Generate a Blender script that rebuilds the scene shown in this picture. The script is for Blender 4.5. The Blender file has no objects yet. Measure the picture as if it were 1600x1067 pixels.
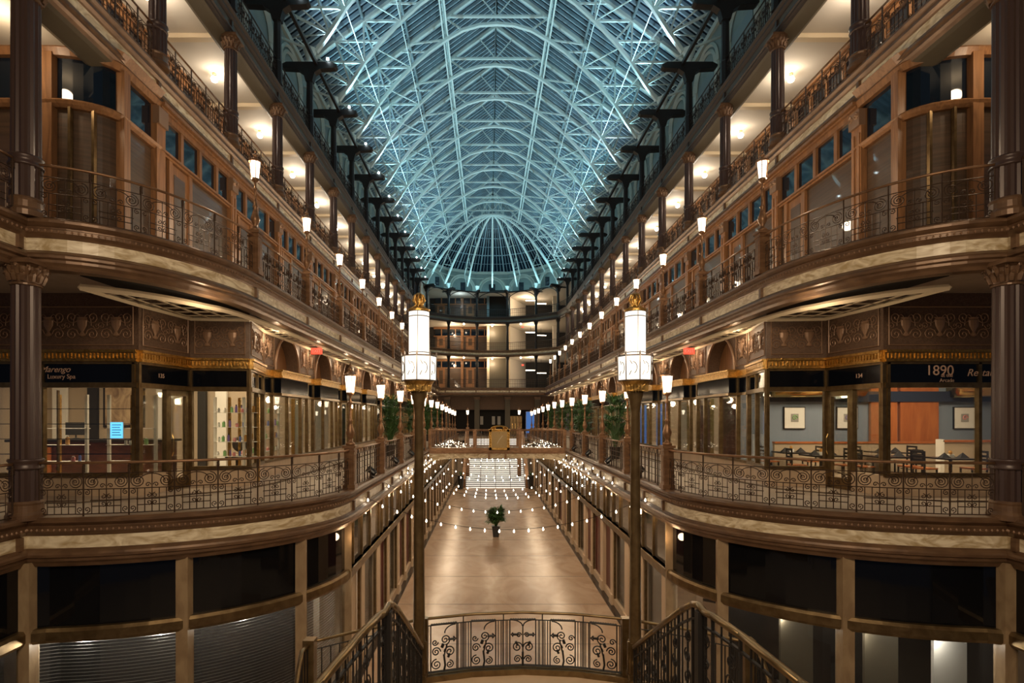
import bpy, math, random
from mathutils import Vector, Matrix
random.seed(7)
PI = math.pi
sc = bpy.context.scene
COL = sc.collection
S = 4.1                                   # bay length
EYE = 7.25
def yk(k): return 14.42 + (k - 3) * S     # column lines (camera stands at y = 0)
AC, A3, A2, AW = 9.31, 6.72, 4.2, 7.54     # half widths: columns, third floor edge, second floor edge, second floor shops
# ------------------------------------------------------------------ camera
cam_d = bpy.data.cameras.new('camera'); cam = bpy.data.objects.new('camera', cam_d); COL.objects.link(cam)
cam.location = (-0.542, 0, EYE); cam.rotation_euler = (PI / 2, 0, 0)
cam_d.sensor_width = 36; cam_d.lens = 36 * 850 / 1600
cam_d.shift_x = (800 - 763) / 1600; cam_d.shift_y = (652 - 533.5) / 1600
cam_d.clip_start = .05; cam_d.clip_end = 400
sc.camera = cam
sc.view_settings.view_transform = 'Standard'; sc.view_settings.look = 'None'
sc.view_settings.exposure = 0.0; sc.view_settings.gamma = 1
sc.view_settings.use_curve_mapping = False
# ------------------------------------------------------------------ night sky outside the glass roof
w = bpy.data.worlds.new('night'); sc.world = w; w.use_nodes = True
w.node_tree.nodes['Background'].inputs[0].default_value = (.10, .13, .20, 1)
w.node_tree.nodes['Background'].inputs[1].default_value = .25
# ------------------------------------------------------------------ lights
def light(kind, loc, power, col, size=.3, rot=None, sy=None, spread=None):
    d = bpy.data.lights.new(kind.lower() + '_light', kind); d.energy = power; d.color = col
    if kind == 'AREA':
        d.size = size
        if sy: d.shape = 'RECTANGLE'; d.size_y = sy
        if spread: d.spread = spread
    else: d.shadow_soft_size = size
    if kind == 'SPOT': d.spot_size = 2.3; d.spot_blend = .8
    o = bpy.data.objects.new(kind.lower() + '_light', d); COL.objects.link(o); o.location = loc
    if rot: o.rotation_euler = rot
    return o
WARM = (1.0, .66, .36); WARM2 = (1.0, .76, .50); TEAL = (.42, .86, 1.0)
LK = 1.0
# floodlights on top of the roof posts, aimed up at the glass roof
for k in range(3, 17):
    for sx in (-1, 1):
        light('SPOT', (sx * 8.3, yk(k) + .6, 24.9), 900 * LK, TEAL if (k % 3) else (.55, .82, 1.0), .12, (PI, -sx * .50, 0))
for X, Y in ((-5.9, 72.6), (-2.1, 74.2), (2.1, 74.2), (5.9, 72.6), (0, 74.5)):
    light('POINT', (X, Y - .9, 25.3), 130 * LK, TEAL, .12)
# shop lights on the second floor, added fill lights in the galleries
for sx in (-1, 1):
    for i in range(6):
        light('AREA', (sx * 9.6, 20 + i * 8.2, 9.6), 240 * LK, WARM2, 1.6, None, 6)
    light('AREA', (sx * 10.3, 15.4, 9.7), 170 * LK, WARM2, 1.2, None, 2.0)
    light('AREA', (sx * 12.8, 15.4, 9.7), 260 * LK, WARM2, 2.0, None, 2.0)
    for k in range(2, 17):                                    # added point light to brighten the near third floor ceiling
        if k == 2: light('POINT', (sx * 10.6, 11.2, 15.2), 42 * LK, WARM2, .15)
    for k in range(2, 16):                                    # added warm lights under the third floor balconies, no fittings
        light('POINT', (sx * 7.0, yk(k) + 2.4, 9.75), 26 * LK, WARM2, .12)
    for i in range(6):                                        # ground floor shop fronts, lights added under the ledge without fittings
        light('AREA', (sx * 3.7, 18 + i * 7.5, 4.3), 45 * LK, WARM2, .3, (0, sx * .15, 0), 5)
light('AREA', (0, 63, 9.6), 260 * LK, WARM, 8, None, 8)
for z in (14.9, 19.3):
    for X in (-5.5, 0, 5.5): light('POINT', (X, 76.2, z), 200 * LK, WARM2, .2)
light('POINT', (4.8, 77.5, 23.6), 220 * LK, WARM2, .2)
light('POINT', (-4.5, 75.5, 23.6), 60 * LK, (.7, .9, 1), .2)
# added warm area light standing in for the entrance hall behind the camera
light('AREA', (0, -3.0, 13.5), 1300 * LK, WARM2, 9, (math.radians(58), 0, 0), 5)
# ------------------------------------------------------------------ materials
def mat(name, col, rough=.5, metal=0, emit=None, es=0, noise=None, bump=0, spec=.5, coat=0):
    m = bpy.data.materials.new(name); m.use_nodes = True
    n = m.node_tree; b = n.nodes['Principled BSDF']
    b.inputs['Base Color'].default_value = (*col, 1); b.inputs['Roughness'].default_value = rough
    b.inputs['Metallic'].default_value = metal; b.inputs['Specular IOR Level'].default_value = spec
    b.inputs['Coat Weight'].default_value = coat
    if emit: b.inputs['Emission Color'].default_value = (*emit, 1); b.inputs['Emission Strength'].default_value = es
    if noise:                                   # (second colour, scale xyz, distortion)
        c2, scl, dist = noise
        tc = n.nodes.new('ShaderNodeTexCoord'); mp = n.nodes.new('ShaderNodeMapping'); nz = n.nodes.new('ShaderNodeTexNoise')
        mp.inputs['Scale'].default_value = scl
        nz.inputs['Scale'].default_value = 1; nz.inputs['Detail'].default_value = 8; nz.inputs['Distortion'].default_value = dist
        rp = n.nodes.new('ShaderNodeValToRGB')
        rp.color_ramp.elements[0].position = .35; rp.color_ramp.elements[1].position = .65
        rp.color_ramp.elements[0].color = (*col, 1); rp.color_ramp.elements[1].color = (*c2, 1)
        n.links.new(tc.outputs['Object'], mp.inputs[0]); n.links.new(mp.outputs[0], nz.inputs['Vector'])
        n.links.new(nz.outputs[0], rp.inputs[0]); n.links.new(rp.outputs[0], b.inputs['Base Color'])
        if bump:
            bp = n.nodes.new('ShaderNodeBump'); bp.inputs['Strength'].default_value = bump; bp.inputs['Distance'].default_value = .02
            n.links.new(nz.outputs[0], bp.inputs['Height']); n.links.new(bp.outputs[0], b.inputs['Normal'])
    return m
def glassmat(name, tint, refl, rough=.02):
    m = bpy.data.materials.new(name); m.use_nodes = True; n = m.node_tree
    n.nodes.remove(n.nodes['Principled BSDF']); out = n.nodes['Material Output']
    t = n.nodes.new('ShaderNodeBsdfTransparent'); t.inputs[0].default_value = (*tint, 1)
    g = n.nodes.new('ShaderNodeBsdfGlossy'); g.inputs['Roughness'].default_value = rough; fm = n.nodes.new('ShaderNodeMath'); fm.operation = 'MULTIPLY'; fm.inputs[1].default_value = .40
    f = n.nodes.new('ShaderNodeFresnel'); f.inputs[0].default_value = 1.5
    a = n.nodes.new('ShaderNodeMath'); a.operation = 'ADD'; a.inputs[1].default_value = refl
    mx = n.nodes.new('ShaderNodeMixShader')
    n.links.new(f.outputs[0], fm.inputs[0]); n.links.new(fm.outputs[0], a.inputs[0]); n.links.new(a.outputs[0], mx.inputs[0])
    n.links.new(t.outputs[0], mx.inputs[1]); n.links.new(g.outputs[0], mx.inputs[2]); n.links.new(mx.outputs[0], out.inputs[0])
    return m
M = dict(
    bronze=mat('bronze_paint', (.19, .108, .058), .36, .25, noise=((.12, .066, .036), (3, 3, 9), .3)),
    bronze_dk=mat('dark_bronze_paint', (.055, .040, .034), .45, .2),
    black=mat('black_iron', (.018, .014, .014), .45, .3),
    column=mat('plum_column_paint', (.065, .039, .033), .34, .15),
    iron=mat('bronze_iron', (.075, .046, .030), .38, .5),
    ironblack=mat('wrought_iron', (.012, .010, .009), .5, .2),
    copper=mat('copper_newel', (.30, .165, .085), .35, .5, noise=((.19, .10, .05), (4, 4, 8), .5)),
    brass=mat('brass', (.62, .42, .16), .22, 1),
    brass_dk=mat('aged_brass', (.22, .15, .07), .32, .75, noise=((.14, .09, .04), (5, 5, 5), .5)),
    gold=mat('gilded_brass', (.62, .38, .12), .3, .9, noise=((.35, .2, .05), (12, 12, 12), 1), bump=.6),
    marble=mat('cream_marble', (.86, .76, .56), .3, noise=((.46, .34, .18), (1.5, 1.5, 4.0), 2.6)),
    oak=mat('oak_wood', (.34, .165, .070), .38, noise=((.21, .10, .042), (9, 9, .8), 1.2)),
    shutter=mat('shutter_wood', (.20, .10, .045), .5, noise=((.13, .06, .028), (1, 1, 22), .3)),
    cream=mat('cream_plaster', (.60, .55, .47), .7),
    creamtrim=mat('cream_trim', (.70, .58, .40), .5),
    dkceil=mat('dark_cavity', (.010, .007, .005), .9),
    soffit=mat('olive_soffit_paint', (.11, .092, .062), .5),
    frieze=mat('embossed_frieze', (.16, .095, .058), .5, .15, noise=((.10, .058, .036), (14, 14, 14), 1.5), bump=.5),
    relief=mat('frieze_relief', (.30, .18, .11), .4, .25),
    signblk=mat('black_sign_glass', (.004, .005, .008), .10, spec=.35),
    upglass=mat('black_transom_glass', (.005, .005, .006), .05, spec=.45),
    bluglass=mat('dark_blue_glass', (.006, .012, .022), .05, spec=.7),
    shop=glassmat('shop_glass', (.93, .95, .93), .02),
    lowglass=glassmat('storefront_glass', (.82, .84, .84), .03),
    pierst=mat('tan_pier_stone', (.38, .27, .155), .4, noise=((.27, .18, .10), (4, 4, 2), .8)),
    truss=mat('pale_green_steel', (.62, .70, .67), .45, .1),
    bar=mat('glazing_bar_paint', (.27, .37, .43), .5),
    purlin=mat('grey_green_steel', (.16, .22, .24), .5),
    roofglass=mat('night_roof_glass', (.006, .015, .030), .25, spec=.4),
    clere=mat('clerestory_wall', (.22, .27, .26), .6, noise=((.17, .22, .21), (1, 1, 1), .5)),
    clerearch=mat('clerestory_trim', (.46, .50, .45), .5),
    floor=mat('polished_tan_floor', (.47, .33, .225), .24, noise=((.36, .23, .145), (.9, .5, 1), 1.5), spec=.5),
    gfloor=mat('gallery_floor', (.46, .38, .30), .3, noise=((.38, .30, .23), (3, 3, 3), .6)),
    border=mat('black_floor_border', (.02, .014, .012), .2),
    stone=mat('cream_stone', (.58, .43, .29), .4, noise=((.48, .35, .23), (2, 2, .6), .8)),
    red=mat('oxblood_panel', (.10, .018, .014), .35),
    lamp=mat('lamp_glass', (.9, .85, .75), .4, emit=(1, .84, .62), es=5),
    biglamp=mat('big_lamp_glass', (.35, .34, .31), .4, emit=(1, .92, .80), es=1.2),
    bulb=mat('bulb_glass', (.9, .85, .75), .4, emit=(1, .84, .62), es=9),
    coldbulb=mat('flood_glass', (.9, .95, 1), .4, emit=(.75, .95, 1), es=25),
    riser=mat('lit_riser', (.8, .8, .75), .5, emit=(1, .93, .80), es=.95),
    tread=mat('dark_tread', (.05, .035, .028), .3),
    leaf=mat('palm_leaf', (.05, .11, .03), .45),
    pot=mat('black_pot', (.012, .012, .012), .3),
    white=mat('white_paint', (.75, .73, .68), .5),
    beige=mat('beige_shop_wall', (.40, .32, .23), .6),
    bluewall=mat('slate_blue_wall', (.20, .25, .33), .6),
    navy=mat('navy_panel', (.02, .03, .06), .4),
    desk=mat('dark_red_desk', (.10, .035, .022), .3, noise=((.05, .018, .012), (3, 3, 6), .6)),
    cherry=mat('cherry_panel', (.42, .14, .045), .3, noise=((.30, .09, .03), (5, 5, .8), .6)),
    blkwood=mat('black_chair_wood', (.014, .011, .010), .35),
    napkin=mat('black_napkin', (.012, .010, .012), .8),
    paper=mat('white_paper', (.8, .8, .78), .6),
    screen=mat('blue_screen', (.1, .4, .7), .3, emit=(.14, .55, 1), es=1.6),
    blueglow=mat('blue_window_sign', (.03, .1, .25), .4, emit=(.08, .26, .75), es=.5),
    exitred=mat('exit_red', (.6, .03, .02), .4, emit=(1, .06, .03), es=2.2),
    blind=mat('pale_blind', (.62, .62, .60), .5),
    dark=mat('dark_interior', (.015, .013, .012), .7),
    text=mat('sign_lettering', (.60, .40, .30), .4),
)
# ------------------------------------------------------------------ mesh helpers
class MB:
    def __init__(s): s.v = []; s.f = []
    def add(s, vs, fs):
        n = len(s.v); s.v += [tuple(v) for v in vs]; s.f += [tuple(i + n for i in f) for f in fs]; return s
    def box(s, x0, x1, y0, y1, z0, z1):
        return s.add([(x0, y0, z0), (x1, y0, z0), (x1, y1, z0), (x0, y1, z0), (x0, y0, z1), (x1, y0, z1), (x1, y1, z1), (x0, y1, z1)],
                     [(0, 3, 2, 1), (4, 5, 6, 7), (0, 1, 5, 4), (1, 2, 6, 5), (2, 3, 7, 6), (3, 0, 4, 7)])
    def beam(s, p, q, w, h=None, up=(0, 0, 1)):
        h = h or w; p = Vector(p); q = Vector(q); d = (q - p)
        if d.length < 1e-6: return s
        d.normalize(); u = Vector(up)
        if abs(d.dot(u)) > .98: u = Vector((0, 1, 0))
        a = d.cross(u).normalized() * (w / 2); b = a.cross(d).normalized() * (h / 2)
        vs = [p - a - b, p + a - b, p + a + b, p - a + b, q - a - b, q + a - b, q + a + b, q - a + b]
        return s.add(vs, [(0, 3, 2, 1), (4, 5, 6, 7), (0, 1, 5, 4), (1, 2, 6, 5), (2, 3, 7, 6), (3, 0, 4, 7)])
    def tube(s, pts, r, n=6, closed=False):
        pts = [Vector(p) for p in pts]; N = len(pts); base = len(s.v)
        pu = None
        for i, p in enumerate(pts):
            if closed: d = pts[(i + 1) % N] - pts[i - 1]
            else: d = pts[min(i + 1, N - 1)] - pts[max(i - 1, 0)]
            d.normalize()
            if pu is None:
                u = Vector((0, 0, 1)) if abs(d.z) < .9 else Vector((0, 1, 0)); a = d.cross(u).normalized()
            else:
                a = (pu - d * pu.dot(d))
                a = a.normalized() if a.length > 1e-5 else d.orthogonal().normalized()
            pu = a; b = d.cross(a)
            rr = r[i] if isinstance(r, (list, tuple)) else r
            for j in range(n):
                t = 2 * PI * j / n; s.v.append(tuple(p + a * (rr * math.cos(t)) + b * (rr * math.sin(t))))
        for i in range(N if closed else N - 1):
            i2 = (i + 1) % N
            for j in range(n):
                j2 = (j + 1) % n; s.f.append((base + i * n + j, base + i * n + j2, base + i2 * n + j2, base + i2 * n + j))
        if not closed:
            s.f.append(tuple(base + j for j in reversed(range(n)))); s.f.append(tuple(base + (N - 1) * n + j for j in range(n)))
        return s
    def lathe(s, prof, c=(0, 0, 0), n=16, flute=0, rot=0):
        base = len(s.v)
        for (r, z) in prof:
            for j in range(n):
                t = 2 * PI * j / n + rot; rr = r * (1 - (flute if j % 2 else 0))
                s.v.append((c[0] + rr * math.cos(t), c[1] + rr * math.sin(t), c[2] + z))
        for i in range(len(prof) - 1):
            for j in range(n):
                j2 = (j + 1) % n; s.f.append((base + i * n + j, base + i * n + j2, base + (i + 1) * n + j2, base + (i + 1) * n + j))
        s.f.append(tuple(base + j for j in reversed(range(n)))); s.f.append(tuple(base + (len(prof) - 1) * n + j for j in range(n)))
        return s
    def prism(s, poly, z0, z1):
        n = len(poly); s.add([(x, y, z0) for x, y in poly] + [(x, y, z1) for x, y in poly],
            [tuple(reversed(range(n))), tuple(range(n, 2 * n))] + [(i, (i + 1) % n, n + (i + 1) % n, n + i) for i in range(n)]); return s
    def xform(s, mt, start=0):
        for i in range(start, len(s.v)): s.v[i] = tuple(mt @ Vector(s.v[i]))
        return s
    def obj(s, name, m, parent=None, smooth=False, loc=None, rz=0):
        me = bpy.data.meshes.new(name); me.from_pydata(s.v, [], s.f); me.materials.append(M[m] if isinstance(m, str) else m)
        if smooth: me.polygons.foreach_set('use_smooth', [True] * len(me.polygons))
        me.update()
        o = bpy.data.objects.new(name, me); COL.objects.link(o)
        if parent: o.parent = parent
        if loc: o.location = loc
        if rz: o.rotation_euler.z = rz
        return o
def tag(o, label=None, cat=None, group=None, kind=None):
    if label: o['label'] = label
    if cat: o['category'] = cat
    if group: o['group'] = group
    if kind: o['kind'] = kind
    return o
def thing(name, label, cat, loc=(0, 0, 0), rz=0, group=None, kind=None):
    o = bpy.data.objects.new(name, None); COL.objects.link(o); o.location = loc; o.rotation_euler.z = rz; o.empty_display_size = .1
    return tag(o, label, cat, group, kind)
def struct(o, label=None, cat=None): return tag(o, label, cat, None, 'structure')
def copy_tree(o, loc=None, rz=None, label=None, parent=None):
    c = o.copy(); COL.objects.link(c); c.parent = parent
    if loc: c.location = loc
    if rz is not None: c.rotation_euler.z = rz
    if label: c['label'] = label
    for ch in list(o.children): copy_tree(ch, parent=c)
    return c
ORD = ['first', 'second', 'third', 'fourth', 'fifth', 'sixth', 'seventh', 'eighth', 'ninth', 'tenth', 'eleventh', 'twelfth', 'thirteenth', 'fourteenth', 'fifteenth', 'sixteenth', 'seventeenth', 'eighteenth']
SIDE = {-1: 'left', 1: 'right'}
def resample(path, step):
    pts = [Vector((p[0], p[1], 0)) for p in path]; out = [pts[0]]; acc = 0
    tot = sum((pts[i + 1] - pts[i]).length for i in range(len(pts) - 1)); n = max(1, round(tot / step)); d = tot / n
    out = []; i = 0; pos = 0.0; seg = (pts[1] - pts[0]).length
    for j in range(n + 1):
        t = j * d
        while t > pos + seg + 1e-9 and i < len(pts) - 2: pos += seg; i += 1; seg = (pts[i + 1] - pts[i]).length
        out.append(tuple((pts[i].lerp(pts[i + 1], min(1, (t - pos) / seg)))[:2]))
    return out
def normals(path):                       # mitred normals, 90 degrees clockwise of travel
    N = []
    for i in range(len(path)):
        a = Vector(path[max(i - 1, 0)]); b = Vector(path[i]); c = Vector(path[min(i + 1, len(path) - 1)])
        d1 = (b - a); d2 = (c - b)
        d1 = d1.normalized() if d1.length > 1e-9 else d2.normalized(); d2 = d2.normalized() if d2.length > 1e-9 else d1
        n1 = Vector((d1.y, -d1.x)); n2 = Vector((d2.y, -d2.x)); n = (n1 + n2)
        n = n.normalized() if n.length > 1e-6 else n1; N.append(n / max(.35, n.dot(n1)))
    return N
def sweep(mb, path, prof, side=1):       # side 1: offsets go to the right of travel
    N = normals(path); base = len(mb.v); k = len(prof)
    for p, n in zip(path, N):
        for (o, z) in prof: mb.v.append((p[0] + n.x * o * side, p[1] + n.y * o * side, z))
    for i in range(len(path) - 1):
        for j in range(k):
            j2 = (j + 1) % k; mb.f.append((base + i * k + j, base + (i + 1) * k + j, base + (i + 1) * k + j2, base + i * k + j2))
    mb.f.append(tuple(base + j for j in range(k))); mb.f.append(tuple(base + (len(path) - 1) * k + j for j in reversed(range(k))))
    return mb
def offset(path, d, side=1): return [(p[0] + n.x * d * side, p[1] + n.y * d * side) for p, n in zip(path, normals(path))]
def spiral(cx, cz, r0, turns, a0, dirn=1, n=None, r1=.12):    # in the local x-z plane
    n = n or int(14 * turns) + 4; pts = []
    for i in range(n + 1):
        t = i / n; r = r0 * (1 - t * (1 - r1)); a = a0 + dirn * 2 * PI * turns * t
        pts.append((cx + r * math.cos(a), 0, cz + r * math.sin(a)))
    return pts
def arc(cx, cz, rx, rz, a0, a1, n=8): return [(cx + rx * math.cos(a0 + (a1 - a0) * i / n), 0, cz + rz * math.sin(a0 + (a1 - a0) * i / n)) for i in range(n + 1)]
_tc = {}
def text(body, size, m, parent, loc, rot, name='lettering', shear=0):
    cu = bpy.data.curves.new(name, 'FONT'); cu.body = body; cu.size = size; cu.extrude = .004; cu.align_x = 'CENTER'; cu.align_y = 'CENTER'; cu.shear = shear
    t = bpy.data.objects.new(name, cu); COL.objects.link(t)
    dg = bpy.context.evaluated_depsgraph_get(); me = bpy.data.meshes.new_from_object(t.evaluated_get(dg))
    bpy.data.objects.remove(t); o = bpy.data.objects.new(name, me); COL.objects.link(o); me.materials.clear(); me.materials.append(M[m])
    o.parent = parent; o.location = loc; o.rotation_euler = rot; return o
# ------------------------------------------------------------------ plan paths (left side travels away from the camera, court on its right)
def ell(ax, n=18): return [(-AC + ax * math.sin(t * PI / 2 / n), yk(3) - (yk(3) - yk(2)) * math.cos(t * PI / 2 / n)) for t in range(n + 1)]
def mir(path, sx): return path if sx < 0 else [(-x, y) for x, y in path]
CURVE2 = ell(AC - A2); CURVE3 = ell(AC - A3)
EY2, EY3, EY4 = 66.0, 69.0, 67.7
NEAR = [(-AC, 1.0), (-AC, yk(2) - .35)]
END4 = [(-8.6, 71.2), (-5.9, 73.4), (-2.1, 75.0), (2.1, 75.0), (5.9, 73.4), (8.6, 71.2)]
# ------------------------------------------------------------------ ground floor
fl = MB().box(-4.2, 4.2, 5, 57.2, -.2, 0).obj('floor', 'floor'); struct(fl)
for i, yy in enumerate([12.5, 16.6, 20.7, 24.8, 28.9, 33, 37.1, 41.2, 45.3, 49.4, 53.5]):
    pass
mb = MB()
for j in range(13): mb.box(-4.05, 4.05, 10 + j * 3.7, 10.02 + j * 3.7, 0, .004)
mb.obj('floor_joint', 'tread', fl)
for sx in (-1, 1):
    b = MB().box(min(sx * 4.05, sx * 4.3), max(sx * 4.05, sx * 4.3), 14, 66, -.1, .03)
    struct(b.obj('baseboard_' + SIDE[sx], 'border'))
struct(MB().box(-16, 16, -6, 82, -.35, -.2).obj('floor', 'gfloor'))
# ------------------------------------------------------------------ ledges (fascia mouldings with marble panels)
tn = [0]
def trim(label_unused=None):
    tn[0] += 1; return 'trim_%d' % tn[0]
P2 = [(-.30, 0), (.10, 0), (.14, -.04), (.14, -.09), (.08, -.14), (.05, -.16), (.05, -.19), (.09, -.21), (.09, -.27), (.05, -.31), (.03, -.33), (.01, -.36), (-.30, -.36)]
P2b = [(-.30, -.60), (.02, -.60), (.05, -.63), (.10, -.66), (.12, -.70), (.12, -.75), (.07, -.78), (.07, -.83), (.02, -.88), (-.02, -.95), (-.30, -.95)]
def ledge(path, z, side, mt='bronze', marb='marble', joints=None, beads=True, k=1.0):
    """top moulding, marble band and lower moulding along a path; z = top of ledge"""
    f = [(o, z + h * k) for o, h in P2]; g = [(o, z + h * k) for o, h in P2b]
    t = sweep(MB(), path, f, side).obj(trim(), mt); struct(t)
    sweep(MB(), path, g, side).obj('lower_moulding', mt, t)
    sweep(MB(), path, [(-.25, z - .36 * k), (0.0, z - .36 * k), (0.0, z - .60 * k), (-.25, z - .60 * k)], side).obj('marble_panel', marb, t)
    if joints is None: joints = []
    mb = MB()
    for (jx, jy, nx, ny) in joints:
        mb.beam((jx + nx * .0, jy + ny * .0, z - .36 * k), (jx + nx * .0, jy + ny * .0, z - .61 * k), .14, .10)
    if joints: mb.obj('panel_stile', mt, t)
    if beads:
        mb = MB(); q = resample(path, .10); nn = normals(q)
        for (px, py), n in zip(q, nn):
            cx, cy = px + n.x * side * .10, py + n.y * side * .10
            if py > 24: break
            r = .026; zz = z - .24 * k
            mb.add([(cx - r, cy, zz), (cx, cy - r, zz), (cx + r, cy, zz), (cx, cy + r, zz), (cx, cy, zz + r * 1.3), (cx, cy, zz - r * 1.3)],
                   [(0, 1, 4), (1, 2, 4), (2, 3, 4), (3, 0, 4), (1, 0, 5), (2, 1, 5), (3, 2, 5), (0, 3, 5)])
        mb.obj('bead_moulding', 'relief', t)
    return t
def jn(path, ys):                       # stile positions on straight x = const runs
    return ys
Z2, Z3, Z4, Z5 = 5.36, 11.02, 16.50, 21.10
for sx in (-1, 1):
    side = 1 if sx < 0 else -1
    j2 = [(sx * A2, yk(k) + .25, -sx, 0) for k in range(3, 16)] + [(sx * A2, yk(k) + 2.05, -sx, 0) for k in range(3, 16)]
    p = mir(NEAR + CURVE2 + [(-A2, yk(8) - .7)], sx); ledge(p, Z2, side, joints=j2 + [(sx * AC, yk(2) - .18, -sx, 0)])
    p = mir([(-A2, yk(8) - .7), (-A2, EY2)], sx); ledge(p, Z2, side, beads=False)
    j3 = [(sx * A3, yk(k), -sx, 0) for k in range(3, 17)]
    p = mir(NEAR + CURVE3 + [(-A3, EY3)], sx); ledge(p, Z3, side, joints=j3 + [(sx * AC, yk(2) - .18, -sx, 0)])
p = [(-A3, EY3), (A3, EY3)]; ledge(p, Z3, 1, joints=[(x, EY3, 0, -1) for x in (-6, -2.1, 2.1, 6)], beads=False)
for sx in (-1, 1):
    side = 1 if sx < 0 else -1
    j4 = [(sx * AC, yk(k), -sx, 0) for k in range(2, 17)]
    ledge(mir([(-AC, 1.0), (-AC, EY4)], sx), Z4, side, mt='bronze', joints=j4, beads=False)
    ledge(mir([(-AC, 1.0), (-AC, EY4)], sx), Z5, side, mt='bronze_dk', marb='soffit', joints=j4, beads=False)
    # flat painted beam faces under the ledges
    for z, nm in ((Z4, 'soffit'), (Z5, 'soffit')):
        struct(sweep(MB(), mir([(-AC, 1.0), (-AC, EY4)], sx), [(-.02, z - .95), (-.50, z - .95), (-.50, z - 1.12), (-.42, z - 1.14), (-.10, z - 1.0)], side).obj(trim(), nm))
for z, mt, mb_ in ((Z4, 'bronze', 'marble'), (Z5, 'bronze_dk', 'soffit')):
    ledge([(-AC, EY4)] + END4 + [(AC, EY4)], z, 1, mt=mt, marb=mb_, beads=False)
# ------------------------------------------------------------------ gallery slabs (structure)
def slab(poly, z0, z1, m, nm='floor'): return struct(MB().prism(poly, z0, z1).obj(nm, m))
for sx in (-1, 1):
    slab(mir(offset(NEAR + CURVE2 + [(-A2, EY2)], -.2) + [(-17, EY2), (-17, 1)], sx), Z2 - .95, Z2 + .01, 'gfloor')
    slab(mir(offset(NEAR + CURVE3 + [(-A3, EY3)], -.2) + [(-17, EY3), (-17, 1)], sx), Z3 - .80, Z3 + .01, 'gfloor')
    slab(mir([(-AC - .2, 1), (-AC - .2, EY4), (-15, EY4), (-15, 1)], sx), Z4 - .85, Z4, 'cream')
    slab(mir([(-AC - .2, 1), (-AC - .2, EY4), (-12.9, EY4), (-12.9, 1)], sx), Z5 - .85, Z5, 'cream')
slab([(-8, EY3 + .2), (8, EY3 + .2), (12, 80), (-12, 80)], Z3 - .80, Z3 + .01, 'cream')
e4 = offset([(-AC, EY4)] + END4 + [(AC, EY4)], -.2)
slab(e4 + [(13, EY4), (13, 84), (-13, 84), (-13, EY4)], Z4 - .85, Z4, 'cream')
slab(e4 + [(13, EY4), (13, 84), (-13, 84), (-13, EY4)], Z5 - .85, Z5, 'cream')
# ------------------------------------------------------------------ railings
def scroll_panel(mb, W, H, z0=0, r=.0095, fine=True):
    """ornate grille: spirals over a lattice of small scrolls, local x 0..W"""
    n = 4
    def T(p): mb.tube([(x, y, z + z0) for x, y, z in p], r, n)
    T([(0, 0, .04 * H), (W, 0, .04 * H)]); T([(0, 0, .50 * H), (W, 0, .50 * H)]); T([(0, 0, .80 * H), (W, 0, .80 * H)])
    R = .13 * H
    for sgn, cx in ((1, .19 * W), (-1, .81 * W)):
        T(spiral(cx, .64 * H, R, 2.4, PI / 2, sgn, n=26 if fine else 12))
        T(arc(cx + sgn * .30 * W, .64 * H - R * .2, .28 * W, .16 * H, PI / 2 if sgn > 0 else PI / 2, PI if sgn > 0 else 0, 6))
        T(spiral(W / 2 - sgn * .09 * W, .56 * H, .05 * H, 1.2, 0 if sgn > 0 else PI, sgn, n=9))
        T(spiral(.08 * W if sgn > 0 else .92 * W, .44 * H, .055 * H, 1.3, PI / 2, -sgn, n=9 if fine else 6))
        T(spiral(.08 * W if sgn > 0 else .92 * W, .12 * H, .06 * H, 1.3, -PI / 2, sgn, n=9 if fine else 6))
        if fine:
            for zz in (.36, .22): T(spiral(W / 2 + sgn * .07 * W, zz * H, .05 * H, 1.2, PI / 2 if zz > .3 else -PI / 2, sgn if zz > .3 else -sgn, n=9))
    for f in (.18, .34, .5, .66, .82): T([(f * W, 0, .04 * H), (f * W, 0, (.80 if f == .5 else .50) * H)])
    T([(.15 * W, 0, .29 * H), (.85 * W, 0, .29 * H)]); T([(.18 * W, 0, .18 * H), (.82 * W, 0, .18 * H)])
def twist_post(mb, x, y, z0, z1, r=.016):
    mb.tube([(x, y, z0), (x, y, z1)], r, 6)
    for i in range(5):
        zz = z1 - .03 - i * .032; mb.tube([(x - r, y - r, zz - .02), (x + r * 1.3, y + r * 1.3, zz)], r * .9, 4)
def curved_railing(path, z, H, label, group, mstyle='iron'):
    t = thing('balcony_railing', label, 'railing', (path[0][0], path[0][1], z), 0, group)
    ox, oy = path[0]
    def L(p): return (p[0] - ox, p[1] - oy)
    MB().tube([(*L(p), H) for p in resample(path, .25)], .028, 8).obj('handrail', 'copper', t, True)
    q = resample(path, .80)
    for i, p in enumerate(q):
        m2 = MB(); twist_post(m2, *L(p), 0, H - .01); m2.obj('post', mstyle, t)
    for a, b in zip(q[:-1], q[1:]):
        m2 = MB(); W = math.dist(a, b); scroll_panel(m2, W, H)
        la = L(a); ang = math.atan2(b[1] - a[1], b[0] - a[0])
        m2.obj('scroll_grille', mstyle, t, False, (la[0], la[1], 0), ang)
    return t
for sx in (-1, 1):
    for nm, C, z in (('second', CURVE2, Z2), ('third', CURVE3, Z3)):
        pc = mir(C, sx); pc = [(pc[0][0] - sx * .25, pc[0][1])] + pc[1:]
        curved_railing(pc, z, 1.02, 'curved scroll railing on the %s floor, %s side by the near column' % (nm, SIDE[sx]), 'curved scroll railings')
        curved_railing(mir([(-AC, 6.9), (-AC, yk(2) - .3)], sx), z, 1.02, 'railing at the %s picture edge on the %s floor, nearer than the column' % (SIDE[sx], nm), 'edge railings')
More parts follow.
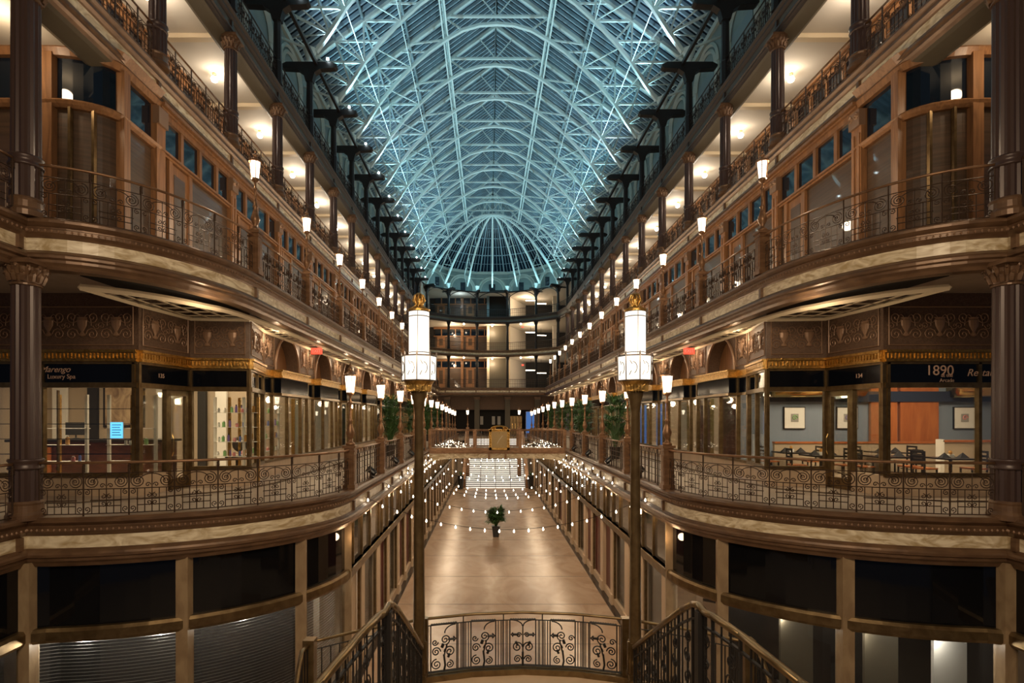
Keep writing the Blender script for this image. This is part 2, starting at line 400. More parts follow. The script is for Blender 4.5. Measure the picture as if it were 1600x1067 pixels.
# straight bays
def straight_railing(kind, H=1.02, W=S, mt='iron'):
    t = thing('balcony_railing', 'x', 'railing', (0, 0, 0))
    MB().tube([(0.1, 0, H), (W - .1, 0, H)], .028, 6).obj('handrail', mt if mt != 'iron' else 'copper', t, True)
    g = MB()
    if kind == 'scroll':
        n = 5
        for i in range(n):
            a = MB(); scroll_panel(a, W / n, H, 0, .013, False); a.xform(Matrix.Translation((i * W / n, 0, 0))); g.add(a.v, a.f)
    else:
        for i in range(1, 12): g.beam((i * W / 12, 0, .03), (i * W / 12, 0, .86 * H), .016 if i % 3 else .03)
        for zz in (.03, .26, .44, .62, .86): g.beam((.1, 0, zz * H), (W - .1, 0, zz * H), .016)
        for i in range(12): g.tube(arc((i + .5) * W / 12, .86 * H, .09, .12, 0, PI, 6), .009, 4)
    g.obj('grille', mt, t)
    for i in range(1, 5): MB().beam((i * W / 5, 0, 0), (i * W / 5, 0, H), .03).obj('post', mt, t)
    return t
protoG = straight_railing('grid'); protoS = straight_railing('scroll'); protoK = straight_railing('scroll', mt='black')
used = set()
def place(proto, loc, rz, label, group):
    if id(proto) not in used and proto.name not in used:
        used.add(proto.name); proto.location = loc; proto.rotation_euler.z = rz; proto['label'] = label; proto['group'] = group; return proto
    c = copy_tree(proto, loc, rz, label); c['group'] = group; return c
for sx in (-1, 1):
    for k in range(3, 15):
        if k == 7: continue
        dz = -.10 * max(0, k - 9)
        place(protoG, (sx * A2, yk(k), Z2 + dz), PI / 2, '%s bay of grid railing from the camera along the %s second floor edge' % (ORD[k - 3], SIDE[sx]), 'second floor railings')
    for k in range(3, 16):
        place(protoS, (sx * A3, yk(k), Z3), PI / 2, '%s straight bay of scroll railing from the camera along the %s third floor ledge' % (ORD[k - 3], SIDE[sx]), 'third floor railings')
    for k in range(2, 16):
        place(protoS, (sx * AC, yk(k), Z4), PI / 2, '%s bay of railing between plum columns from the camera, %s fourth floor' % (ORD[k - 2], SIDE[sx]), 'fourth floor railings')
        place(protoK, (sx * AC, yk(k), Z5), PI / 2, '%s bay of black railing from the camera, %s top gallery under the roof' % (ORD[k - 2], SIDE[sx]), 'top gallery railings')
endp = [(-AC, EY4)] + END4 + [(AC, EY4)]
for nm, z, m_, pp in (('third', Z3, 'iron', [(-A3, EY3), (A3, EY3)]), ('fourth', Z4, 'iron', endp), ('top', Z5, 'black', endp)):
    t = thing('balcony_railing', 'thin railing across the far end of the arcade on the %s floor' % nm, 'railing', (0, 0, z))
    MB().tube([(*p, 1.02) for p in pp], .035, 5).obj('handrail', m_, t)
    g = MB()
    for p in resample(pp, .30): g.beam((*p, 0), (*p, 1.0), .018)
    for zz in (.1, .5, .8): g.tube([(*p, zz) for p in pp], .014, 4)
    g.obj('grille', m_, t)
# ------------------------------------------------------------------ columns
def fluted_column(label, loc, h, r, ring=1.05, mt='column', group='fluted columns', square=False, cap=True):
    t = thing('iron_column', label, 'column', loc, 0, group)
    MB().lathe([(r * 1.35, 0), (r * 1.35, .10), (r * 1.18, .16), (r * 1.15, .28), (r * 1.22, .32), (r * 1.1, .36)], n=24).obj('base', 'bronze' if mt == 'column' else mt, t, False)
    MB().lathe([(r * 1.08, .30), (r * 1.08, ring), (r, ring + .02), (r * .96, h - .45)], n=32, flute=.09).obj('shaft', mt, t)
    MB().lathe([(r * 1.16, ring - .10), (r * 1.2, ring - .07), (r * 1.1, ring - .03), (r * 1.1, ring + .03), (r * 1.22, ring + .06), (r * 1.16, ring + .10)], n=24).obj('ring', mt, t, True)
    c = MB().lathe([(r * .96, h - .46), (r * 1.06, h - .45), (r * 1.06, h - .42), (r * .98, h - .40), (r * 1.25, h - .12), (r * 1.5, h - .08)], n=24)
    c.box(-r * 1.55, r * 1.55, -r * 1.55, r * 1.55, h - .08, h)
    for i in range(12):
        a = 2 * PI * i / 12; ca, sa = math.cos(a), math.sin(a)
        c.tube([(r * q * ca, r * q * sa, h + zz) for q, zz in ((1.0, -.38), (1.12, -.28), (1.32, -.22), (1.42, -.25))], [.05 * r / .24, .06 * r / .24, .04 * r / .24, .02], 5)
        a += PI / 12; ca, sa = math.cos(a), math.sin(a)
        c.tube([(r * q * ca, r * q * sa, h + zz) for q, zz in ((1.05, -.26), (1.25, -.14), (1.5, -.10), (1.55, -.15))], [.04, .05, .03, .015], 5)
    c.obj('capital', 'bronze' if mt == 'column' else mt, t)
    return t
for sx in (-1, 1):
    fluted_column('thick fluted plum column on the second floor at the %s edge of the picture' % SIDE[sx], (sx * AC, yk(2), Z2 - .04), 4.86, .235)
    fluted_column('thick fluted plum column on the third floor at the %s edge of the picture' % SIDE[sx], (sx * AC, yk(2), Z3), 4.55, .235)
pc = fluted_column('x', (0, 0, 0), Z5 - .95 - Z4, .21, 1.04)
for sx in (-1, 1):
    for k in range(3, 17):
        place(pc, (sx * AC, yk(k), Z4), 0, '%s plum column from the camera along the %s fourth floor gallery' % (ORD[k - 3], SIDE[sx]), 'fourth floor columns')
pe3 = fluted_column('x', (0, 0, 0), Z4 - .95 - Z3, .17, 1.04, 'black'); pe4 = fluted_column('x', (0, 0, 0), Z5 - .95 - Z4, .17, 1.04, 'black')
NM = ['leftmost', 'second from left', 'third from left', 'third from right', 'second from right', 'rightmost']
for i, p in enumerate(END4):
    place(pe3, (p[0], p[1], Z3), 0, '%s dark slender column across the far end, third floor' % NM[i], 'far end columns')
    place(pe4, (p[0], p[1], Z4), 0, '%s dark slender column across the far end, fourth floor' % NM[i], 'far end columns')
# ------------------------------------------------------------------ black T posts on the top gallery
def t_post():
    t = thing('roof_post', 'x', 'post', (0, 0, 0))
    MB().lathe([(.20, 0), (.20, .9), (.17, .95), (.15, 2.6)], n=8, rot=PI / 8).obj('shaft', 'black', t)
    b = MB()
    prof = [(-1.35, 3.30), (-1.25, 3.22), (-.55, 3.18), (-.28, 3.0), (-.17, 2.6), (.17, 2.6), (.28, 3.0), (.55, 3.18), (1.25, 3.22), (1.35, 3.30), (1.35, 3.40), (1.1, 3.52), (-1.1, 3.52), (-1.35, 3.40)]
    n = len(prof)
    b.add([(x, -.16, z) for x, z in prof] + [(x, .16, z) for x, z in prof], [tuple(range(n)), tuple(reversed(range(n, 2 * n)))] + [(i, n + i, n + (i + 1) % n, (i + 1) % n) for i in range(n)])
    b.obj('bracket', 'black', t)
    MB().lathe([(.16, 3.52), (.13, 3.62), (.32, 4.15), (.34, 4.2)], n=10).obj('spring_block', 'truss', t, True)
    f = MB().lathe([(.03, 0), (.07, .03), (.06, .11), (.02, .13)], n=8); f.obj('floodlight', 'coldbulb', t, True, (.95, -.25, 3.52))
    return t
tp = t_post()
for sx in (-1, 1):
    for k in range(3, 17):
        place(tp, (sx * AC, yk(k), Z5), 0 if sx < 0 else PI, '%s black T-shaped roof post from the camera on the %s top gallery' % (ORD[k - 3], SIDE[sx]), 'black roof posts')
    t = thing('roof_beam', 'black longitudinal beam linking the tops of the roof posts, %s side' % SIDE[sx], 'beam', (sx * (AC - .35), 0, 0))
    MB().box(-.07, .07, 1, EY4, 24.45, 24.62).obj('beam', 'black', t)
for i, p in enumerate(END4):
    a = math.atan2(p[1] - 66.5, p[0]); place(tp, (p[0], p[1], Z5), a, '%s T-shaped roof post across the far end' % NM[i], 'far end roof posts')
t = thing('roof_beam', 'black curved beam linking the roof posts across the far end', 'beam', (0, 0, 0))
bb = MB(); bb.tube([(*p, 24.5) for p in endp], .09, 4)
for a, b in zip(endp[:-1], endp[1:]):
    pa, pb = Vector((*a, 0)), Vector((*b, 0)); 
    bb.tube([tuple(pa.lerp(pb, u) + Vector((0, 0, 23.2 + 1.25 * math.sin(u * PI) ** .5))) for u in [i / 14 for i in range(15)]], .05, 4)
bb.obj('beam', 'black', t)
# ------------------------------------------------------------------ roof
INN = [(0, 32.5), (1.1, 32.42), (2.2, 32.1), (3.25, 31.5), (4.4, 30.7), (5.5, 29.7), (6.6, 28.55), (7.56, 27.35), (8.35, 26.1), (9.0, 25.2)]
RZ, RP = 35.3, .735
def rz_(x): return RZ - RP * abs(x)
def truss():
    t = thing('roof_truss', 'x', 'roof truss', (0, 0, 0))
    a = MB(); pts = [(-x, 0, z) for x, z in reversed(INN)] + [(x, 0, z) for x, z in INN[1:]]
    for p, q in zip(pts[:-1], pts[1:]): a.beam(p, q, .17, .20, (0, 1, 0))
    a.obj('arch', 'truss', t)
    r = MB()
    for s_ in (-1, 1): r.beam((s_ * 11, 0, rz_(11)), (0, 0, RZ), .20, .22, (0, 1, 0))
    r.beam((-3.4, 0, 32.98), (3.4, 0, 32.98), .13, .16, (0, 1, 0))
    r.obj('rafter', 'truss', t)
    wb = MB()
    I = {x: (x, z) for x, z in INN}
    def m_(p, q, w=.09):
        for s_ in (-1, 1): wb.beam((s_ * p[0], 0, p[1]), (s_ * q[0], 0, q[1]), w, w, (0, 1, 0))
    O = lambda x: (x, rz_(x))
    m_(I[3.25], O(3.4)); m_(I[3.25], O(5.6)); m_(I[4.4], O(6.26)); m_(I[5.5], O(5.6)); m_(I[5.5], O(7.62), .11); m_(I[6.6], O(7.62)); m_(I[7.56], O(7.62))
    m_(I[6.6], O(9.2), .10); m_(I[7.56], O(9.2)); m_(I[7.56], O(10.8), .11); m_(I[8.35], O(10.8), .10); m_(I[9.0], (11, 26.0)); m_(I[8.35], O(9.2))
    m_(I[2.2], (3.4, 32.95)); m_((0, 32.98), O(1.2), .06); m_(O(1.7), (3.4, 32.95), .06); m_((0, 33), (0, RZ), .06)
    wb.obj('web', 'truss', t); return t
tr = truss()
for k in range(3, 17):
    place(tr, (0, yk(k), 0), 0, '%s pale green steel arch truss from the camera under the glass roof' % ORD[k - 3], 'roof trusses')
def bracing():
    t = thing('roof_bracing', 'x', 'roof bracing', (0, 0, 0))
    for x in (0, 5.6, 7.62, 9.2):
        for s_ in ((-1, 1) if x else (1,)): MB().beam((s_ * x, 0, rz_(x) + .05), (s_ * x, S, rz_(x) + .05), .12, .16).obj('purlin', 'purlin', t)
    def zig(x0, z0, x1, z1, n, w=.05):
        for s_ in (-1, 1):
            la = MB()
            la.beam((s_ * x1, 0, z1), (s_ * x1, S, z1), w * 1.6); la.beam((s_ * x0, 0, z0), (s_ * x0, S, z0), w * 1.6)
            for i in range(n):
                a, b, c = i * S / n, (i + .5) * S / n, (i + 1) * S / n
                la.beam((s_ * x0, a, z0), (s_ * x1, b, z1), w); la.beam((s_ * x1, b, z1), (s_ * x0, c, z0), w)
            la.obj('lattice_girder', 'truss', t)
    zig(3.4, 32.75, 3.15, 31.7, 5, .055); zig(3.55, 32.65, 3.4, 31.5, 5, .05)
    for s_ in (-1, 1):                       # crossed bracing between neighbouring trusses
        la = MB()
        for (xa, za), (xb, zb) in (((5.5, 29.7), (7.62, rz_(7.62))), ((7.56, 27.35), (9.2, rz_(9.2)))):
            la.beam((s_ * xa, 0, za), (s_ * xb, S / 2, zb), .06); la.beam((s_ * xb, S / 2, zb), (s_ * xa, S, za), .06)
            la.beam((s_ * xa, 0, za), (s_ * xa, S, za), .05)
        la.beam((s_ * 8.35, 0, 26.1), (s_ * 10.8, S / 2, rz_(10.8)), .05); la.beam((s_ * 10.8, S / 2, rz_(10.8)), (s_ * 8.35, S, 26.1), .05)
        la.obj('cross_bracing', 'truss', t)
    return t
br = bracing()
for k in range(2, 16):
    place(br, (0, yk(k), 0), 0, '%s bay of purlins and lattice bracing from the camera between the roof trusses' % ORD[k - 2], 'roof bracing bays')
c = MB()
for s_ in (-1, 1):
    c.add([(0, 8, RZ + .30), (s_ * 11.3, 8, rz_(11.3) + .30), (s_ * 11.3, EY4, rz_(11.3) + .30), (0, EY4, RZ + .30)], [(0, 1, 2, 3)])
ceil = struct(c.obj('ceiling', 'roofglass'))
c = MB(); y = 8.2
while y < EY4:
    for s_ in (-1, 1): c.beam((0, y, RZ + .20), (s_ * 11.2, y, rz_(11.2) + .20), .20, .10, (0, 1, 0))
    y += .46
c.obj('glazing_bar', 'bar', ceil)
# half dome over the far end
DC = EY4
def ring(a, rx, ry, z): return (rx * math.cos(a), DC + ry * math.sin(a), z)
NS = 9; tiers = [(1.0, 28.3), (.80, 30.1), (.60, 31.8), (.36, 33.6), (.02, 35.4)]
g = MB(); gb = MB()
for i in range(NS):
    a0, a1 = PI * i / NS, PI * (i + 1) / NS
    for (u0, z0), (u1, z1) in zip(tiers[:-1], tiers[1:]):
        q = [ring(a0, 10.2 * u0, 11.4 * u0, z0), ring(a1, 10.2 * u0, 11.4 * u0, z0), ring(a1, 10.2 * u1, 11.4 * u1, z1), ring(a0, 10.2 * u1, 11.4 * u1, z1)]
        g.add(q, [(0, 1, 2, 3)])
        q = [Vector(v) * .985 + Vector((0, DC * .015, .35)) for v in q]
        for j in range(7):
            u = j / 7; gb.beam(q[0].lerp(q[1], u), q[3].lerp(q[2], u), .06 if j else .16)
        gb.beam(q[0], q[1], .10); gb.beam(q[0].lerp(q[3], .5), q[1].lerp(q[2], .5), .04)
dome = struct(g.obj('ceiling', 'roofglass')); gb.obj('glazing_bar', 'bar', dome)
t = thing('dome_ribs', 'fan of pale green steel ribs meeting at the apex over the rounded far end', 'roof ribs', (0, DC, 0))
RB = INN
for i in range(1, 8):
    a = PI * i / 8; b = MB()
    ex, ey = 9.0 * math.cos(a), (75.2 - DC) * math.sin(a)
    pts = [(ex * x / 9, ey * x / 9, z) for x, z in RB]
    for p, q in zip(pts[:-1], pts[1:]): b.beam(p, q, .20)
    po = [(ex * x / 9 * 1.12, ey * x / 9 * 1.12, z + 2.3 - .06 * x) for x, z in RB]
    for p, q in zip(po[:-1], po[1:]): b.beam(p, q, .12)
    for p, q in zip(pts[1::2], po[2::2]): b.beam(p, q, .07)
    for p, q in zip(po[1::2], pts[1::2]): b.beam(p, q, .07)
    b.obj('rib', 'truss', t)
# drum wall behind the end posts with lunette arches, and long clerestory walls
dw = MB(); da = MB(); dg = MB()
for i in range(7):
    a0, a1 = PI * i / 7, PI * (i + 1) / 7
    p, q = Vector(ring(a0, 10.2, 11.4, 0)), Vector(ring(a1, 10.2, 11.4, 0))
    dw.add([(p.x, p.y, 24.5), (q.x, q.y, 24.5), (q.x, q.y, 28.4), (p.x, p.y, 28.4)], [(0, 1, 2, 3)])
    m = (p + q) / 2; d = (q - p).normalized(); n = Vector((-d.y, d.x, 0)); n = n if n.dot(Vector((0, DC, 0)) - m) > 0 else -n
    for r_ in (1.75, 2.05):
        da.tube([tuple(m + d * (r_ * math.cos(u)) + n * .06 + Vector((0, 0, 25.5 + r_ * math.sin(u)))) for u in [PI * j / 16 for j in range(17)]], .17, 4)
    for s_ in (-1, 1): da.beam(tuple(m + d * (1.9 * s_) + n * .05 + Vector((0, 0, 24.6))), tuple(m + d * (1.9 * s_) + n * .05 + Vector((0, 0, 25.5))), .5, .2)
    dg.beam(tuple(m + n * .08 + Vector((0, 0, 25.3))), tuple(m + n * .08 + Vector((0, 0, 26.5))), .9, .08)
    da.beam((p.x, p.y, 28.1), (q.x, q.y, 28.1), .5, .35); da.beam((p.x, p.y, 27.3), (q.x, q.y, 27.3), .3, .12)
o = struct(dw.obj('wall_back', 'clere')); da.obj('arch_moulding', 'clerearch', o); dg.obj('small_window', 'bluglass', o)
for sx in (-1, 1):
    X = sx * 11.0
    o = struct(MB().box(min(X, X + sx * .3), max(X, X + sx * .3), 1, DC, Z5 - .1, 27.35).obj('wall_' + SIDE[sx], 'clere'))
    am = MB(); wg = MB()
    for k in range(2, 16):
        yc = yk(k) + S / 2
        for r_ in (1.25, 1.55):
            am.tube([(X - sx * .05, yc + r_ * math.cos(u), 25.1 + r_ * math.sin(u)) for u in [PI * j / 14 for j in range(15)]], .10, 4)
        for s_ in (-1, 1): am.box(min(X, X - sx * .10), max(X, X - sx * .10), yc + s_ * 1.4 - .2, yc + s_ * 1.4 + .2, Z5, 25.1)
        wg.box(min(X, X - sx * .04), max(X, X - sx * .04), yc - 1.0, yc + 1.0, 22.0, 25.2)
    am.box(min(X, X - sx * .15), max(X, X - sx * .15), 1, DC, 26.9, 27.2)
    am.obj('arch_moulding', 'clerearch', o); wg.obj('pale_window', 'purlin', o)
    struct(MB().box(min(sx * 10.1, sx * 13), max(sx * 10.1, sx * 13), DC, DC + .3, Z5, 29).obj('wall_' + SIDE[sx], 'clere'))
slab(e4 + [(13, EY4 + .4), (13, 84), (-13, 84), (-13, EY4 + .4)], 24.42, 24.6, 'cream', 'ceiling')
# ------------------------------------------------------------------ timber window bays (third and fourth floors)
wn = [0]
def wname(): wn[0] += 1; return 'window_%d' % wn[0]
def timber_bay(H, tz, ch):
    t = struct(thing(wname(), None, None))
    f = MB(); f.box(-.02, S + .02, -.12, 0, 0, .28); f.box(0, S, -.1, .02, .28, .40)
    f.box(0, S, -.1, .06, tz - .09, tz + .05); f.box(0, S, -.1, .13, tz - .03, tz + .03)
    f.box(0, S, -.2, .05, H - .30, H); f.box(0, S, -.2, .12, H - .16, H - .10); f.box(0, S, -.2, .20, H - .08, H)
    for x in (.98, 1.98, 2.98): f.box(x - .07, x + .07, -.1, .03, tz, H - .28)
    for x in (2.55, 3.55): f.box(x - .08, x + .08, -.1, .04, .3, tz - .08)
    f.obj('window_frame', 'oak', t)
    p = MB(); p.box(-.19, .19, -.1, .10, 0, H - .28); p.box(-.23, .23, -.1, .15, 0, .4); p.box(-.15, -.05, .10, .13, .6, H - .9); p.box(.05, .15, .10, .13, .6, H - .9)
    p.obj('pilaster', 'oak', t)
    pil = t.children[-1]
    q = MB(); q.box(-.21, .21, .0, .17, H - .72, H - .30)
    for s_ in (-1, 1): q.tube([(x * s_ + .0, .18, z + H) for x, _, z in spiral(.10, -.45, .09, 1.5, PI / 2, -1, n=10)], .025, 4)
    q.obj('pilaster_capital', 'relief', pil)
    for i in range(4): MB().box(.19 if i == 0 else i * 1.0 + .04, (i + 1) * 1.0 - .08 if i < 3 else S - .19, -.08, -.05, tz + .04, H - .30).obj('transom_pane', 'bluglass', t)
    MB().box(.19, 2.48, -.08, -.05, .40, tz - .1).obj('pane', 'shglass', t)
    MB().box(3.62, S - .19, -.08, -.05, .40, tz - .1).obj('pane', 'shglass', t)
    d = MB(); d.box(2.63, 3.47, -.08, -.02, .05, tz - .10)
    d = d.obj('door', 'oak', t)
    MB().box(2.78, 3.32, -.02, -.01, 1.1, tz - .35).obj('door_pane', 'shglass', d)
    return t
M['shglass'] = mat('glazed_shutter', (.10, .056, .030), .5, coat=.7, noise=((.06, .034, .018), (.6, .6, 16), .2))
for n_ in M['shglass'].node_tree.nodes:
    if n_.type == 'BSDF_PRINCIPLED': n_.inputs['Coat Roughness'].default_value = .03
b3 = timber_bay(15.62 - Z3, 3.36, 0); b4 = timber_bay(Z5 - .85 - Z4, 2.45, 0)
def place_w(proto, loc, rz):
    if proto.name not in used: used.add(proto.name); proto.location = loc; proto.rotation_euler.z = rz; return proto
    c = copy_tree(proto, loc, rz); c.name = wname(); return c
for k in range(3, 16):
    place_w(b3, (-AC, yk(k) + S, Z3), -PI / 2); place_w(b3, (AC, yk(k), Z3), PI / 2)
for k in range(2, 16):
    place_w(b4, (-12.2, yk(k) + S, Z4), -PI / 2); place_w(b4, (12.2, yk(k), Z4), PI / 2)
for z, pb in ((Z3, b3), (Z4, b4), (Z4 + 4.6, b4)):
    for X in (-4.2, -8.4): place_w(pb, (X + S, 78.3, z), PI)
# walls behind the timber bays
for sx in (-1, 1):
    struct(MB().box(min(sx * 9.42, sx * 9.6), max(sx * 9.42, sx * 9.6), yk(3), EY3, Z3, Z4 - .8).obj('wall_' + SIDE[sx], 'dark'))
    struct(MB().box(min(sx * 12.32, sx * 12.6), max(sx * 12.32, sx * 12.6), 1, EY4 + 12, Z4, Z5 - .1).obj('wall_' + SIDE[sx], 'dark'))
# near rounded timber corner on the third floor
for sx in (-1, 1):
    side = 1 if sx < 0 else -1
    cv = [(-16, 12.36), (-10.5, 12.35)] + [(-10.5 + 1.19 * math.sin(i * PI / 16), 12.35 + .68 * (1 - math.cos(i * PI / 16))) for i in range(1, 9)] + [(-AC, 14.42)]
    p = mir(cv, sx); t = struct(thing(wname(), None, None))
    f = MB()
    for prof in ([(-.2, Z3), (.05, Z3), (.05, Z3 + .28), (-.2, Z3 + .28)], [(-.1, 14.28), (.04, 14.28), (.10, 14.34), (.14, 14.40), (.08, 14.46), (-.1, 14.48)],
                 [(-.2, 15.45), (.06, 15.45), (.12, 15.6), (.06, 15.68), (.22, 15.85), (-.2, 15.85)]):
        sweep(f, p, prof, side)
    f.obj('window_frame', 'oak', t)
    for i in (1, 9):
        q = p[i]; MB().box(q[0] - .12, q[0] + .12, q[1] - .10, q[1] + .12, Z3, 15.5).obj('post', 'oak', t)
    sweep(MB(), p, [(-.10, 14.45), (-.06, 14.45), (-.06, 15.5), (-.10, 15.5)], side).obj('transom_pane', 'bluglass', t)
    sweep(MB(), p, [(-.10, Z3 + .25), (-.06, Z3 + .25), (-.06, 14.3), (-.10, 14.3)], side).obj('pane', 'shglass', t)
    if sx < 0:
        q = MB(); q.box(-AC - .1, -AC + .10, 14.23, 14.61, Z3, 15.45); q.box(-AC - .1, -AC + .15, 14.19, 14.65, Z3, Z3 + .4); q = q.obj('pilaster', 'oak', t)
        MB().box(-AC, -AC + .17, 14.21, 14.63, 14.95, 15.40).obj('pilaster_capital', 'relief', q)
    st = MB()
    for q in resample(p[1:9], .42)[:-1]: st.box(q[0] - .03, q[0] + .03, q[1] - .07, q[1] + .02, Z3 + .3, 14.3)
    st.obj('shutter_stile', 'brass_dk', t)
# ------------------------------------------------------------------ fourth floor gallery beams and globe lights
def globe():
    t = thing('ceiling_globe', 'x', 'ceiling light')
    MB().lathe([(.07, .0), (.07, -.05), (.03, -.06), (.03, -.10)], n=10).obj('mount', 'brass', t)
    MB().lathe([(.03, -.10), (.10, -.14), (.13, -.22), (.10, -.30), (.02, -.34)], n=12).obj('shade', 'lampg', t, True); return t
M['lampg'] = mat('globe_glass', (.9, .85, .75), .4, emit=(1, .80, .58), es=16)
gl = globe()
for sx in (-1, 1):
    bm_ = MB()
    for k in range(2, 17): bm_.box(min(sx * 9.4, sx * 12.2), max(sx * 9.4, sx * 12.2), yk(k) - .12, yk(k) + .12, Z5 - 1.0, Z5 - .84)
    struct(bm_.obj(trim(), 'creamtrim'))
    for k in range(2, 16):
        place(gl, (sx * 10.9, yk(k) + S / 2, Z5 - .85), 0, '%s globe ceiling light from the camera in the %s fourth floor gallery' % (ORD[k - 2], SIDE[sx]), 'fourth floor globe lights')
        light('POINT', (sx * 10.7, yk(k) + S / 2, Z5 - 1.35), 62 * LK, (1, .84, .66), .13)
for i, X in enumerate((-6, -3.9, 0, 3.9)):
    for z, nm in ((Z4 - .85, 'third'), (Z5 - .85, 'fourth')):
        place(gl, (X, 75.9 - abs(X) * .35, z), 0, '%s small globe light from the left across the far end ceiling, %s floor' % (ORD[i], nm), 'far end globe lights')
# ------------------------------------------------------------------ second floor shop fronts
def relief_scrolls(mb, x0, x1, z0, z1, r=.012, y=.02):
    n = max(1, round((x1 - x0) / (z1 - z0) * 1.15)); w_ = (x1 - x0) / n; h = z1 - z0; zc = (z0 + z1) / 2
    def T(p, rr=r): mb.tube([(x, y, z) for x, _, z in p], rr, 4)
    for i in range(n):
        cx = x0 + (i + .5) * w_
        for s_ in (-1, 1):
            T(spiral(cx + s_ * w_ * .30, zc + h * .22, h * .17, 1.6, PI if s_ > 0 else 0, s_, n=14))
            T(spiral(cx + s_ * w_ * .30, zc - h * .22, h * .17, 1.6, PI if s_ > 0 else 0, -s_, n=14))
            T(arc(cx + s_ * w_ * .15, zc, w_ * .12, h * .3, PI / 2 * (1 - s_), PI / 2 * (1 - s_) + s_ * PI, 6), r * .8)
            T(spiral(cx + s_ * w_ * .43, zc, h * .10, 1.2, 0, s_, n=8), r * .8)
        a = len(mb.v); mb.lathe([(h * .03, 0), (h * .10, h * .03), (h * .03, h * .12), (h * .12, h * .28), (h * .14, h * .42), (h * .09, h * .46), (h * .15, h * .5)], (cx, y, zc - h * .28), 10)
        for i_ in range(a, len(mb.v)): mb.v[i_] = (mb.v[i_][0], y + (mb.v[i_][1] - y) * .35, mb.v[i_][2])
    for z in (z0, z1): T([(x0, 0, z), (x1, 0, z)], r * 1.3)
    for x in (x0, x1): T([(x, 0, z0), (x, 0, z1)], r * 1.3)
HF = 4.78                                   # shop front height to the soffit
def facade(p, q, mull, label, door=None, relief=True, sz=0.0, glass='shop'):
    """flat shop front from p to q (plan), normal to the right of travel p->q rotated into local +y"""
    p = Vector(p); q = Vector(q); W = (q - p).length; ang = math.atan2(q.y - p.y, q.x - p.x)
    t = thing('shop_front', label, 'shop front', (p.x, p.y, Z2), ang, 'near shop fronts on the second floor')
    g = MB(); g.box(0, W, -.12, 0, 0, .50); g.box(0, W, -.12, .05, .46, .56) if not door else None
    b = MB(); b.box(0, W, -.12, 0, 0, .46); b.obj('stone_base', 'stone', t) if not door else None
    f = MB()
    if not door: f.box(0, W, -.08, .06, .46, .56)
    f.box(0, W, -.08, .07, 2.60, 2.72); f.box(0, W, -.08, .05, 3.16, 3.22)
    for x in mull: f.box(x * W - .035, x * W + .035, -.07, .05, .5, 3.2)
    f.obj('brass_frame', 'brass_dk', t)
    MB().box(0, W, -.04, .01, 2.72, 3.16).obj('sign_band', 'signblk', t)
    gd = MB(); gd.box(0, W, -.1, .10, 3.22, 3.28); gd.box(0, W, -.1, .06, 3.28, 3.44); gd.box(0, W, -.1, .12, 3.44, 3.50)
    for i in range(int(W / .09)): gd.box(.02 + i * .09, .07 + i * .09, .06, .09, 3.30, 3.42)
    gd.obj('gilded_moulding', 'gold', t)
    MB().box(0, W, -.12, 0, 3.50, HF + .12).obj('frieze', 'frieze', t)
    if relief:
        r = MB(); relief_scrolls(r, .12, W - .12, 3.62, HF - .25); r.obj('scroll_relief', 'relief', t)
    if door:
        d = MB(); x0, x1 = door[0] * W, door[1] * W
        d.box(x0, x0 + .12, -.08, .02, 0, 2.6); d.box(x1 - .12, x1, -.08, .02, 0, 2.6); d.box(x0, x1, -.08, .02, 0, .3); d.box(x0, x1, -.08, .02, 2.45, 2.6)
        dd = d.obj('door', 'brass_dk', t)
        MB().tube([(x1 - .08, .08, .9), (x1 - .08, .12, 1.0), (x1 - .08, .12, 1.35), (x1 - .08, .08, 1.45)], .015, 6).obj('door_handle', 'brass', dd)
        MB().box(x0 + .12, x1 - .12, -.05, -.03, .3, 2.45).obj('door_pane', glass, t)
        for ja, jb in ((0, x0), (x1, W)):
            if jb - ja < .2: MB().box(ja, jb, -.12, .02, 0, 2.6).obj('jamb', 'brass_dk', t)
            else:
                MB().box(ja, jb, -.12, .02, 0, .5).obj('stone_base', 'stone', t); MB().box(ja + .06, jb - .06, -.03, -.01, .5, 2.6).obj('window_pane', glass, t)
                for e_ in (ja, jb - .08): MB().box(e_, e_ + .08, -.08, .05, .5, 2.6).obj('jamb', 'brass_dk', t)
    else:
        MB().box(0, W, -.03, -.01, .56, 2.60).obj('window_pane', glass, t)
    return t
LF, RF = [], []
NMS = ('forward facing shop front nearest the %s column with a long black sign', 'angled entrance with a door in the recess of the near %s shop', 'second forward facing shop front on the %s, further in than the first', 'short side shop front on the %s just before the arches')
segs = [((-15.6, 13.0), (-8.9, 13.0), [0, .33, .66, .985]), ((-8.9, 13.0), (-8.65, 14.8), [0, .99]), ((-8.65, 14.8), (-7.1, 14.95), [.02, .98]), ((-7.1, 14.95), (-7.54, 16.9), [0, .5, .98])]
for sx in (-1, 1):
    for i, (p, q, mu) in enumerate(segs):
        if sx > 0: p, q = (-q[0], q[1]), (-p[0], p[1]); mu = [1 - u for u in mu]
        # local +y must look at the court: travel q->p
        o = facade(q, p, [1 - u for u in mu], NMS[i] % SIDE[sx], door=(.04, .48) if i == 1 and sx < 0 else ((.52, .96) if i == 1 else None))
        (LF if sx < 0 else RF).append(o)
